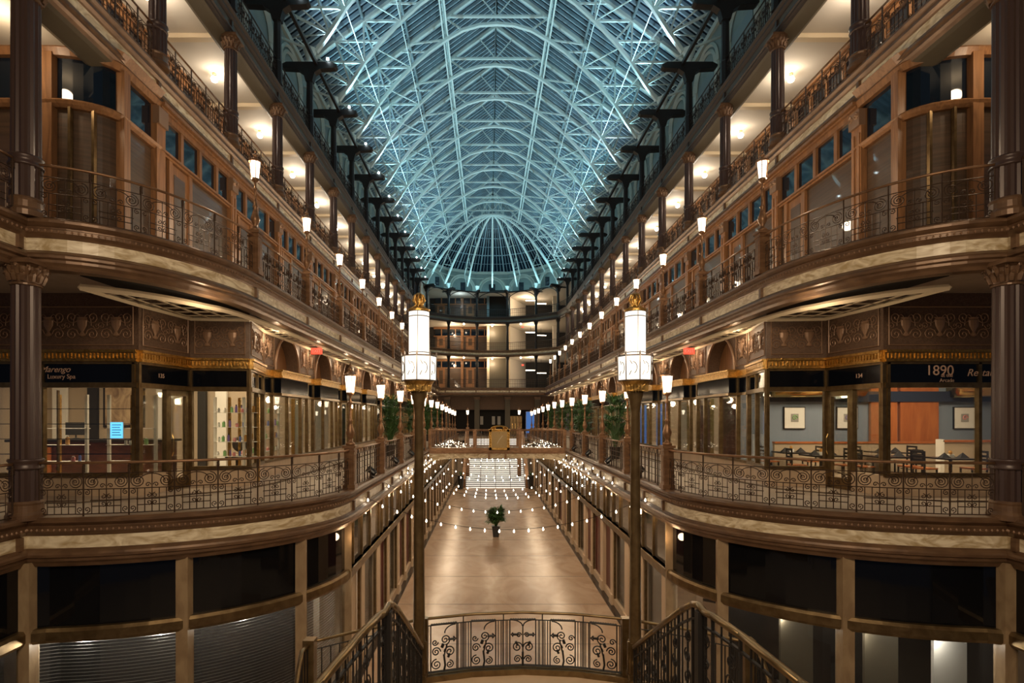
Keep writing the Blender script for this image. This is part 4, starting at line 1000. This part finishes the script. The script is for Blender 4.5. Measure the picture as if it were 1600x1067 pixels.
# coloured panels and interior partitions down both arcades
CP = [(1, 19.9, 1.5, 'red'), (1, 22.0, 1.2, 'red'), (1, 27.5, 1.6, 'blueglow'), (1, 31.0, 2.0, 'blueglow'), (1, 24.5, 1.2, 'white'), (1, 36, 2, 'red'), (1, 42, 3, 'red'), (1, 50, 3, 'dark'),
      (-1, 22.0, 1.0, 'white'), (-1, 25.0, 2.0, 'white'), (-1, 28.5, 1.4, 'dark'), (-1, 32, 2.4, 'red'), (-1, 38, 3, 'dark'), (-1, 46, 3, 'beige'), (-1, 54, 4, 'dark')]
CNM = {'red': 'dark red', 'blueglow': 'glowing blue', 'white': 'white', 'dark': 'black', 'beige': 'beige'}
for i, (sx, Y, w_, m_) in enumerate(CP):
    t = thing('shop_partition', '%s partition inside the %s arcade shops, %s along' % (CNM[m_], SIDE[sx], ORD[i if sx > 0 else i - 8]), 'panel', (sx * 8.25, Y, ZS))
    MB().box(-.05, .05, -w_ / 2, w_ / 2, 0, 2.55).obj('panel', m_, t); MB().box(-.07, .07, -w_ / 2 - .03, -w_ / 2, 0, 2.6).obj('edge', 'brass', t)
# ------------------------------------------------------------------ potted palms
def palm(n, R, H, pot_h, pot_r, seed, name='potted_palm'):
    rd = random.Random(seed); t = thing(name, 'x', 'plant')
    MB().lathe([(pot_r * .75, 0), (pot_r, pot_h), (pot_r * 1.08, pot_h), (pot_r * 1.08, pot_h + .04), (pot_r * .9, pot_h + .04)], n=4 if name == 'potted_palm' else 12, rot=PI / 4).obj('pot', 'pot', t)
    lf = MB(); st = MB()
    for i in range(n):
        a = rd.uniform(0, 2 * PI); tilt = rd.uniform(.1, 1.25); L = R * rd.uniform(.7, 1.1); h0 = pot_h + (H - pot_h) * rd.uniform(.15, .75)
        base = Vector((0.05 * math.cos(a), .05 * math.sin(a), pot_h)); hub = Vector((.25 * R * math.cos(a), .25 * R * math.sin(a), h0))
        st.tube([base, (base + hub) / 2 + Vector((0, 0, .1)), hub], .012, 4)
        d = Vector((math.cos(a) * math.sin(tilt), math.sin(a) * math.sin(tilt), math.cos(tilt))); side_ = d.cross(Vector((0, 0, 1))).normalized()
        for j in range(7):
            u = (j - 3) / 3; dd = (d + side_ * u * .9).normalized(); tip = hub + dd * L * (.75 - .15 * abs(u)) + Vector((0, 0, -.18 * L)); mid = hub + dd * L * .4 + Vector((0, 0, .02))
            wv = dd.cross(Vector((.2, .1, 1))).normalized() * .04
            lf.add([hub, mid - wv, tip, mid + wv], [(0, 1, 2, 3)])
    st.obj('stem', 'leaf', t); lf.obj('foliage', 'leaf', t); return t
p1 = palm(110, .95, 1.75, .62, .33, 4); p1.location = (-.08, 33.1, 0); p1['label'] = 'bushy potted palm in a black pot in the middle of the court floor'
p2 = palm(60, 1.0, 3.3, .5, .26, 5, 'tall_palm')
for i, (X, Y) in enumerate(((-5.3, 26.4), (-5.3, 34.5), (-5.3, 42.8), (-5.3, 50), (5.2, 24.6), (5.2, 32.8), (5.2, 37.0), (5.3, 43), (5.3, 50))):
    place(p2, (X, Y, ZS), i * .9, 'tall potted palm behind the %s second floor railing, %s from the camera' % (SIDE[1 if X > 0 else -1], ORD[i if i < 4 else i - 4]), 'gallery palms')
p3 = palm(10, .3, 1.7, 1.3, .33, 8, 'floor_planter')
for i, X in enumerate((-3.35, 3.75)): place(p3, (X, 55.2, 0), 0, 'tall dark planter %s of the lit staircase' % ('left', 'right')[i], 'staircase planters')
# ------------------------------------------------------------------ clock bridge
YB0, YB1 = 33.0, 35.6
br_ = thing('foot_bridge', 'bronze and marble bridge crossing the court under the clock', 'bridge', (0, 0, 0))
MB().box(-A2, A2, YB0 + .1, YB1 - .1, 4.75, Z2).obj('deck', 'gfloor', br_)
for y, s_ in ((YB0, -1), (YB1, 1)):
    nm = 'front' if s_ < 0 else 'rear'
    a = MB(); n = 24
    for i in range(n):
        xa, xb = -A2 + 2 * A2 * i / n, -A2 + 2 * A2 * (i + 1) / n; f_ = lambda x: 4.78 - .22 * (abs(x) / A2) ** 4
        ya, yb = min(y, y - s_ * .15), max(y, y - s_ * .15)
        a.add([(xa, ya, f_(xa)), (xb, ya, f_(xb)), (xb, yb, f_(xb)), (xa, yb, f_(xa)), (xa, ya, 5.08), (xb, ya, 5.08), (xb, yb, 5.08), (xa, yb, 5.08)], [(0, 3, 2, 1), (4, 5, 6, 7), (0, 1, 5, 4), (2, 3, 7, 6)])
    a.obj('marble_beam', 'marble', br_)
    m_ = MB(); m_.box(-A2, A2, y - .16, y + .16, 5.28, 5.40); m_.box(-A2, A2, y - .22, y + .22, 5.14, 5.28); m_.box(-A2, A2, y - .12, y + .12, 5.06, 5.14)
    for x in (-.5, .5): m_.box(x - .06, x + .06, y - .12, y + .1, 4.75, 5.06)
    m_.obj('moulding', 'copper', br_)
    t = thing('bridge_railing', '%s bronze railing of the clock bridge' % nm, 'railing', (0, y, 5.40))
    MB().tube([(-A2, 0, 1.05), (A2, 0, 1.05)], .04, 6).obj('handrail', 'copper', t)
    g = MB()
    for i in range(43): g.beam((-A2 + i * .2, 0, .03), (-A2 + i * .2, 0, 1.0), .012)
    for z in (.05, .8): g.beam((-A2, 0, z), (A2, 0, z), .02)
    for i in range(20): g.tube([(x - 3.99 + i * .42, 0, z) for x, _, z in spiral(0, .65, .12, 1.5, PI / 2, 1 if i % 2 else -1, n=10)], .009, 3)
    g.obj('grille', 'iron', t)
    for x in (-4.08, -1.38, 1.38, 4.08): MB().box(x - .09, x + .09, -.09, .09, 0, 1.08).obj('newel', 'copper', t)
ck = thing('clock', 'square gilded clock with ornate pediment at the centre of the bridge railing', 'clock', (0.12, YB0 - .25, 5.30))
MB().box(-.52, .52, -.05, .2, .08, 1.15).obj('face', mat('clock_face', (.36, .25, .11), .35, .4), ck)
f = MB(); f.box(-.62, -.46, -.12, .22, 0, 1.22); f.box(.46, .62, -.12, .22, 0, 1.22); f.box(-.62, .62, -.12, .22, 0, .12); f.box(-.64, .64, -.12, .22, 1.10, 1.24)
f.tube(arc(0, 1.24, .5, .18, 0, PI, 12), .06, 5)
for s_ in (-1, 1):
    f.tube([(x * s_, -.1, z) for x, _, z in spiral(.32, 1.28, .12, 1.5, 0, 1)], .03, 4)
    for j in range(9): f.tube([(s_ * .54, -.13, .12 + j * .115), (s_ * .54, -.15, .16 + j * .115)], .035, 5)
for j in range(9): f.tube([(-.4 + j * .1, -.13, 1.17), (-.36 + j * .1, -.15, 1.17)], .035, 5)
f.obj('frame', 'gold', ck)
h = MB(); h.beam((0, -.07, .60), (.20, -.07, .86), .035, .01); h.beam((.02, -.075, .64), (-.14, -.075, .36), .022, .01); h.obj('hands', 'paper', ck)
h = MB()
for i in range(12):
    a = 2 * PI * i / 12; h.beam((.36 * math.sin(a), -.06, .61 + .36 * math.cos(a)), (.43 * math.sin(a), -.06, .61 + .43 * math.cos(a)), .02, .01)
h.obj('hour_marks', 'brass_dk', ck)
# heaps of fairy lights on the bridge
for sx in (-1, 1):
    t = thing('fairy_light_heap', 'heap of glowing fairy lights behind the %s part of the bridge railing' % SIDE[sx], 'fairy lights', (sx * 2.75, YB0 + .45, 5.38), 0, None)
    wv = MB(); wv.tube([(random.uniform(-1.2, 1.2), random.uniform(-.2, .2), random.uniform(.02, .3)) for i in range(40)], .008, 3); wv.obj('wire', 'black', t)
    bb = MB()
    for i in range(62):
        x = random.gauss(0, .55); x = max(-1.2, min(1.2, x)); c = (x, random.uniform(-.25, .25), random.uniform(.02, .12 + .38 * (1 - abs(x) / 1.25))); bb.lathe([(.004, -.022), (.022, 0), (.004, .022)], c, 5)
    tag(bb.obj('bulbs', 'bulb', t), kind='stuff')
# ------------------------------------------------------------------ lit staircase at the far end
st = thing('grand_staircase', 'wide lit staircase with glowing risers at the far end of the court', 'staircase', (.2, 56, 0))
NR = 27; rh = 4.8 / NR
tr_ = MB()
for i in range(NR):
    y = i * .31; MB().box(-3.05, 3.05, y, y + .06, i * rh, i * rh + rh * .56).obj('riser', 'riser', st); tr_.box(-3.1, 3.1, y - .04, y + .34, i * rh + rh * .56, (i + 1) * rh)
tr_.obj('tread', 'tread', st)
for s_ in (-1, 1):
    c_ = MB(); c_.add([(s_ * 3.1, 0, 0), (s_ * 3.45, 0, 0), (s_ * 3.45, 0, .9), (s_ * 3.1, 0, .9), (s_ * 3.1, 8.4, 4.3), (s_ * 3.45, 8.4, 4.3), (s_ * 3.45, 8.4, 5.8), (s_ * 3.1, 8.4, 5.8)],
        [(0, 1, 2, 3), (4, 5, 6, 7), (0, 1, 5, 4), (1, 2, 6, 5), (2, 3, 7, 6), (3, 0, 4, 7)]); c_.obj('side_wall', 'copper', st)
for x in (-1.55, 0, 1.55):
    c_ = MB(); c_.beam((x, 0, .85), (x, 8.4, 5.65), .05)
    for i in range(9): c_.beam((x, i * 1.04, i * .6), (x, i * 1.04, i * .6 + .9), .04)
    c_.obj('centre_handrail', 'tread', st)
light('AREA', (.2, 55, 4.2), 120, WARM2, 5, (math.radians(60), 0, 0), 1)
# far end wall, second and ground floors
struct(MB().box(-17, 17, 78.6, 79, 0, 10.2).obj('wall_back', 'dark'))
for sx in (-1, 1):
    struct(MB().box(min(sx * 4.2, sx * 4.4), max(sx * 4.2, sx * 4.4), 57, 66, 0, 4.4).obj('wall_' + SIDE[sx], 'stone'))
    struct(MB().box(min(sx * 3.6, sx * 4.4), max(sx * 3.6, sx * 4.4), 64.4, 64.6, 0, 4.4).obj('wall_back', 'stone'))
slab([(-17, 64.4), (17, 64.4), (17, 79), (-17, 79)], 4.5, 4.82, 'gfloor')
struct(MB().box(-9, 9, 75.6, 75.9, 8.3, 10.2).obj('wall_back', 'frieze'))
for i, X in enumerate((-6.2, -2.1, 2.1, 6.2)):
    t = thing('stone_pillar', '%s square stone pillar from the left across the far end of the second floor' % ORD[i], 'pillar', (X, 75.2, 4.82), 0, 'far end pillars')
    MB().box(-.35, .35, -.35, .35, 0, 5.2).obj('shaft', 'soffit', t); MB().box(-.45, .45, -.45, .45, 0, .3).obj('base', 'soffit', t); MB().box(-.45, .45, -.45, .45, 4.9, 5.25).obj('capital', 'bronze', t)
for i, X in enumerate((-1.5, 0.2, 1.0)):
    t = thing('notice_board', '%s white notice in the dark far end doorway' % ORD[i], 'notice', (X, 78.56, 6.2), 0, 'far notices')
    MB().box(-.22, .22, -.03, .03, 0, 1.2).obj('sheet', 'white', t); MB().box(-.25, .25, -.01, .05, -.04, 1.24).obj('frame', 'dark', t)
t = thing('window_screen', 'tall blue glowing window at the far right of the second floor', 'screen', (5.2, 74.6, 5.4)); MB().box(-.55, .55, -.03, .03, -.5, 2.6).obj('glow', 'blueglow', t); MB().box(-.6, .6, 0, .06, -.56, 2.65).obj('frame', 'white', t)
for i in range(4):
    t = thing('brass_door_leaf', '%s brass door leaf between the far end pillars' % ORD[i], 'door', (2.7 + i * .42, 76, 4.82), 0, 'brass door leaves'); MB().box(-.18, .18, -.03, .03, 0, 2.6).obj('leaf', 'brass_dk', t); MB().box(.1, .14, -.08, -.03, .9, 1.6).obj('handle', 'brass', t)
# far end walls behind the upper galleries
for z, zt, nm in ((Z3, Z4 - .8, 'third'), (Z4, Z5 - .8, 'fourth'), (Z5, 25.3, 'top')):
    up = nm == 'top'
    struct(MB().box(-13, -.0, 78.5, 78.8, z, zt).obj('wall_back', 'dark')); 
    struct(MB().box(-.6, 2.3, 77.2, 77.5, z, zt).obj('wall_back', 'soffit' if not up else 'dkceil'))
    for X in (-.75, 2.2): struct(MB().box(X, X + .35, 77.0, 77.4, z, zt).obj(trim(), 'creamtrim' if not up else 'purlin'))
    struct(MB().box(-9.2, -9.0, EY4 + 1, 78.5, z, zt).obj('wall_left', 'cream'))
    struct(MB().add([(2.4, 77.3, z), (5.2, 83.5, z), (5.2, 83.5, zt), (2.4, 77.3, zt)], [(0, 1, 2, 3)]).obj('wall_right', 'cream'))
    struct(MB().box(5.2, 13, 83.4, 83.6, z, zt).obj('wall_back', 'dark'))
    struct(MB().box(8.6, 9.1, 77, 77.5, z, zt).obj('wall_right', 'cream'))
    for j in range(2):
        t = thing('light_strip', '%s white tube light hung in the open room at the far right, %s floor' % (('upper', 'lower')[j], nm), 'ceiling light', (5.6 + j * 1.5, 78.5 + j * .5, z + 3.0 - j * .35), .1, 'far tube lights')
        MB().tube([(-.75, 0, 0), (.75, 0, 0)], .06, 6).obj('tube', 'lampg', t); MB().beam((0, 0, .05), (0, 0, {'third': 15.66, 'fourth': 20.26, 'top': 24.43}[nm] - z - 3.0 + j * .35), .03).obj('hanger', 'dark', t)
    t = thing('exit_sign', 'tiny red exit sign in the open room at the far right, %s floor' % nm, 'exit sign', (4.4, 78.2, z + 3.75), 0, 'far exit signs'); MB().box(-.15, .15, -.03, .03, -.1, .1).obj('sign_box', 'exitred', t); MB().beam((0, 0, .1), (0, 0, .3), .03).obj('hanger', 'dark', t)
# ------------------------------------------------------------------ garlands of bulbs over the court
bulb_me = MB().lathe([(.010, .055), (.014, .03), (.028, 0), (.023, -.03), (.006, -.045)], n=7)
bo = bulb_me.obj('bulb', 'bulb', None, True); used_b = [False]
GY = [16.1, 19.9, 22.0, 23.6, 25.7, 28.0, 30.6, 37.5, 40.5, 44, 48]
for gi, gy in enumerate(GY):
    t = thing('string_light', '%s sagging string of round bulbs from the camera across the court' % ORD[gi], 'string light', (0, gy, 0), 0, 'string lights over the court')
    n = 20; sag = 1.02 + .12 * math.sin(gi * 2.1); pts = []; slant = .5 * math.sin(gi * 1.7)
    for i in range(n + 1):
        u = i / n * 2 - 1; pts.append(((A2 + .12) * u, slant * u, 4.95 - sag * (1 - u * u)))
    MB().tube(pts, .007, 4).obj('cord', 'black', t)
    for i in range(n):
        c = bo if not used_b[0] else bo.copy()
        if used_b[0]: COL.objects.link(c)
        used_b[0] = True; p = (Vector(pts[i]) + Vector(pts[i + 1])) / 2; c.parent = t; c.location = (p.x, p.y, p.z - .055)
for sx in (-1, 1):                       # garlands along the ledges
    t = thing('string_light', 'string of bulbs looped along the %s ledge towards the bridge' % SIDE[sx], 'string light', (sx * (A2 - .12), 0, 0))
    pts = []
    for i in range(61):
        y = 24 + i * .45; pts.append((-sx * .25 * abs(math.sin(i * PI / 6)), y, 5.05 - .55 * abs(math.sin(i * PI / 6))))
    MB().tube(pts, .007, 4).obj('cord', 'black', t)
    for i in range(60):
        c = bo.copy(); COL.objects.link(c); c.parent = t; c.location = (pts[i][0], pts[i][1], pts[i][2] - .05)
# small spotlights clamped on the ledge
def spot_fix():
    t = thing('spotlight', 'x', 'spotlight'); MB().lathe([(.07, -.16), (.09, -.10), (.10, .10), (.12, .12), (.12, .16)], n=12).xform(Matrix.Rotation(-.9, 4, 'Y')).xform(Matrix.Translation((0, 0, .2))).obj('housing', 'pot', t)
    MB().box(-.07, .07, -.07, .07, 0, .03).obj('base', 'pot', t); MB().tube([(0, -.11, .2), (0, -.11, .04), (0, .11, .04), (0, .11, .2)], .012, 4).obj('yoke', 'pot', t); return t
sf = spot_fix()
for sx in (-1, 1):
    for i, y in enumerate((17.0, 21.3, 25.7, 29.9)): place(sf, (sx * (A2 - .02), y, Z2 + .01), 0 if sx < 0 else PI, '%s small black spotlight from the camera on the %s second floor ledge' % (ORD[i], SIDE[sx]), 'ledge spotlights')
# ------------------------------------------------------------------ stair landing in the foreground
LZ = 3.32
LP = [(-2.9, 7.3), (-2.3, 7.72), (-1.5, 8.12), (-.8, 8.32), (0, 8.40), (.8, 8.32), (1.5, 8.12), (2.3, 7.72), (2.9, 7.3)]
t = thing('stair_landing', 'tan stone stair landing with curved front edge at the bottom of the picture', 'landing', (0, 0, 0))
MB().prism([(-3.0, 5.6), (3.0, 5.6)] + [(x, y) for x, y in reversed(LP)], LZ - .25, LZ).obj('slab', 'stone', t)
e = MB(); sweep(e, LP, [(-.10, LZ - .30), (-.10, LZ + .09), (.03, LZ + .09), (.03, LZ - .30)], -1); e.obj('curb', 'brass_dk', t)
for sx in (-1, 1):
    for i in range(6):
        MB().box(min(sx * 1.2, sx * 2.9), max(sx * 1.2, sx * 2.9), 7.25 - (i + 1) * .33, 7.25 - i * .33, LZ, LZ + (i + 1) * .17).obj('step', 'stone', t)
def motif(mb, w, h, z0, asym=0, r=.0098, y=0):
    def T(p, rr=r): mb.tube([(x, y, z + z0) for x, _, z in p], rr, 5)
    T([(0, 0, 0), (0, 0, h)]); T([(w, 0, 0), (w, 0, h)]); T([(0, 0, h), (w, 0, h)], r * 1.5)
    for i in range(11): mb.lathe([(.002, 0), (.010, .008), (.002, .02)], (w * (i + .5) / 11, y, z0 + h), 5)
    c = w / 2; R = w * .205
    T([(c, 0, 0), (c, 0, h * .30)], r * 1.8) if not asym else T([(w * .5, 0, 0), (w * .55, 0, h * .12), (w * .5, 0, h * .35)], r * 1.6)
    if not asym:
        T([(c, 0, h * .3), (c, 0, h * .86)], r)
        for s in (-1, 1):
            T(spiral(c + s * R * 1.05, h * .40, R, 1.7, PI if s > 0 else 0, -s)); T(spiral(c + s * R * 1.0, h * .14, R * .75, 1.7, PI if s > 0 else 0, -s))
            T(spiral(c + s * R * .75, h * .66, R * .5, 1.5, PI if s > 0 else 0, -s)); T(arc(c + s * w * .46, h * .86, w * .44, h * .13, PI / 2, PI if s > 0 else 0, 8))
            T([(c + s * w * .18, 0, h * .67), (c + s * w * .40, 0, h * .67)], r * 1.8); T([(c + s * w * .38, 0, h * .71), (c + s * w * .45, 0, h * .67), (c + s * w * .38, 0, h * .63)], r * 1.3)
            T([(c + s * w * .2, 0, h * .44), (c + s * w * .28, 0, h * .52)], r * 2.0)
    else:
        s = asym; X = lambda u: (w * u if s > 0 else w * (1 - u))
        T(spiral(X(.22), h * .15, R * 1.0, 1.8, PI / 2, s)); T(spiral(X(.72), h * .13, R * .75, 1.7, PI / 2, -s)); T(spiral(X(.20), h * .42, R * .85, 1.7, 0 if s > 0 else PI, s))
        T(spiral(X(.72), h * .40, R * 1.05, 1.7, PI if s > 0 else 0, -s)); T(spiral(X(.55), h * .66, R * .95, 1.7, -PI / 2, s)); T(spiral(X(.16), h * .62, R * .6, 1.4, 0, -s))
        T([(X(.5), 0, h * .3), (X(.62), 0, h * .56)], r * 1.2); T(arc(X(.95), h * .80, w * .42, h * .17, PI / 2, PI if s > 0 else 0, 7)); T([(X(.66), 0, h * .66), (X(.90), 0, h * .66)], r * 1.9)
        T([(X(.86), 0, h * .71), (X(.96), 0, h * .66), (X(.86), 0, h * .61)], r * 1.3); T([(X(.42), 0, h * .50), (X(.48), 0, h * .58)], r * 2.4); T([(X(.66), 0, h * .28), (X(.72), 0, h * .36)], r * 2.0)
t = thing('landing_railing', 'curved black wrought iron railing with scroll motifs at the bottom centre', 'railing', (0, 0, LZ + .09))
cpath = resample(LP[2:7], .02); tot = len(cpath) - 1
MB().tube([(x, y, .83) for x, y in resample(LP, .15)], .022, 8).obj('handrail', 'brass_dk', t, True)
b = MB(); b.tube([(x, y, .72) for x, y in resample(LP, .15)], .009, 4); b.tube([(x, y, .02) for x, y in resample(LP, .15)], .018, 4); b.obj('rail_bar', 'ironblack', t)
NP = 5
for i in range(NP):
    a = cpath[int((i + .18) / NP * tot)]; c = cpath[int((i + .82) / NP * tot)]; w_ = math.dist(a, c); ang = math.atan2(c[1] - a[1], c[0] - a[0])
    m_ = MB(); motif(m_, w_, .71, 0, (1, 1, 0, -1, -1)[i]); m_.obj('scroll_motif', 'ironblack', t, False, (a[0], a[1], .02), ang)
    m_ = MB()
    for u in (.02, .07, .12, .88, .93, .98): q = cpath[int((i + u) / NP * tot)]; m_.beam((*q, .02), (*q, .72 if u not in (.02, .98) else .72), .012)
    q = cpath[int(i / NP * tot)]; m_.beam((*q, .02), (*q, .82), .016); m_.obj('baluster', 'ironblack', t)
for s_ in (-1, 1):
    MB().box(s_ * 1.50 - .06, s_ * 1.50 + .06, 8.10 - .06, 8.10 + .06, -.09, .86).obj('newel', 'brass_dk', t)
    q1, q2 = (LP[0], LP[2]) if s_ < 0 else (LP[6], LP[8])
    m_ = MB()
    for i in range(14): u = i / 14; m_.beam((q1[0] + (q2[0] - q1[0]) * u, q1[1] + (q2[1] - q1[1]) * u + .08 * math.sin(u * PI), .02), (q1[0] + (q2[0] - q1[0]) * u, q1[1] + (q2[1] - q1[1]) * u + .08 * math.sin(u * PI), .72), .014)
    m_.obj('baluster', 'ironblack', t)
for sx in (-1, 1):
    # outer newel and the rail of the flight going down beside it
    t = thing('stair_railing', 'outer stair handrail curling down from the square newel, %s side' % SIDE[sx], 'railing', (sx * 2.92, 7.25, LZ))
    MB().box(-.075, .075, -.075, .075, -.2, .98).obj('newel', 'brass_dk', t)
    P = [(0, 0, .90), (sx * .02, -.25, .92), (-sx * .04, -.55, .82), (-sx * .10, -.95, .45), (-sx * .12, -1.5, -.05)]
    MB().tube(P, .03, 8).obj('handrail', 'brass_dk', t, True)
    g = MB()
    for i in range(len(P) - 1):
        for u in (0, .33, .66): p = Vector(P[i]).lerp(Vector(P[i + 1]), u); g.beam(p, p - Vector((0, 0, .9)), .014)
    g.obj('baluster', 'ironblack', t)
    # inner rail: level guard rail, gooseneck, then down to the lamp post
    t = thing('stair_railing', 'brass handrail with a peak descending to the tall lamp, %s side' % SIDE[sx], 'railing', (0, 0, 0))
    P = [(1.98, 3.2, 5.22), (1.81, 4.1, 5.25), (1.66, 4.75, 5.35), (1.57, 5.12, 5.38), (1.54, 5.25, 5.37), (1.53, 5.36, 5.40), (1.525, 5.50, 5.36), (1.51, 5.75, 5.22), (1.48, 6.6, 4.66), (1.46, 7.45, 4.10)]
    P = [(sx * x, y, z) for x, y, z in P]
    h = MB()
    for p, q in zip(P[:-1], P[1:]): h.beam(p, q, .062, .045)
    h.tube(P, .034, 8); h.obj('handrail', 'brass_dk', t, True)
    lo = [(x, y, z - .14) for x, y, z in P]; bo_ = [(x, y, z - .92) for x, y, z in P]
    h = MB()
    for p, q in zip(lo[:-1], lo[1:]): h.beam(p, q, .03, .02)
    for p, q in zip(bo_[:-1], bo_[1:]): h.beam(p, q, .035, .03)
    h.obj('rail_bar', 'ironblack', t)
    pts = []; 
    for i in range(len(P) - 1):
        L = (Vector(P[i + 1]) - Vector(P[i])).length; n = max(1, round(L / .13))
        for j in range(n): pts.append(Vector(P[i]).lerp(Vector(P[i + 1]), j / n))
    pts.append(Vector(P[-1])); g = MB(); sc_ = MB()
    for i, p in enumerate(pts):
        g.beam(p - Vector((0, 0, .02)), p - Vector((0, 0, .92)), .026 if i % 3 == 0 else .014)
        if i % 3 == 0 and i + 2 < len(pts):
            q = pts[i + 2]; d = (q - p); d2 = Vector((d.x, d.y, 0)).normalized()
            for zz, rr, dr in ((-.30, .07, 1), (-.50, .08, -1), (-.72, .09, 1)):
                c = (p + q) / 2 + Vector((0, 0, zz)); sc_.tube([tuple(c + d2 * x + Vector((0, 0, z))) for x, _, z in spiral(0, 0, rr, 1.8, PI / 2, dr, n=18)], .008, 5)
    g.obj('baluster', 'ironblack', t); sc_.obj('scroll', 'ironblack', t)
    MB().box(sx * 1.53 - .045, sx * 1.53 + .045, 5.26, 5.35, LZ + 1.0, 5.36).obj('newel', 'ironblack', t)
    t = thing('stair_platform', 'upper stair platform behind the %s inner handrail' % SIDE[sx], 'platform', (0, 0, 0))
    MB().box(min(sx * 1.4, sx * 3.2), max(sx * 1.4, sx * 3.2), 1.5, 5.3, 4.2, 4.40).obj('slab', 'stone', t)
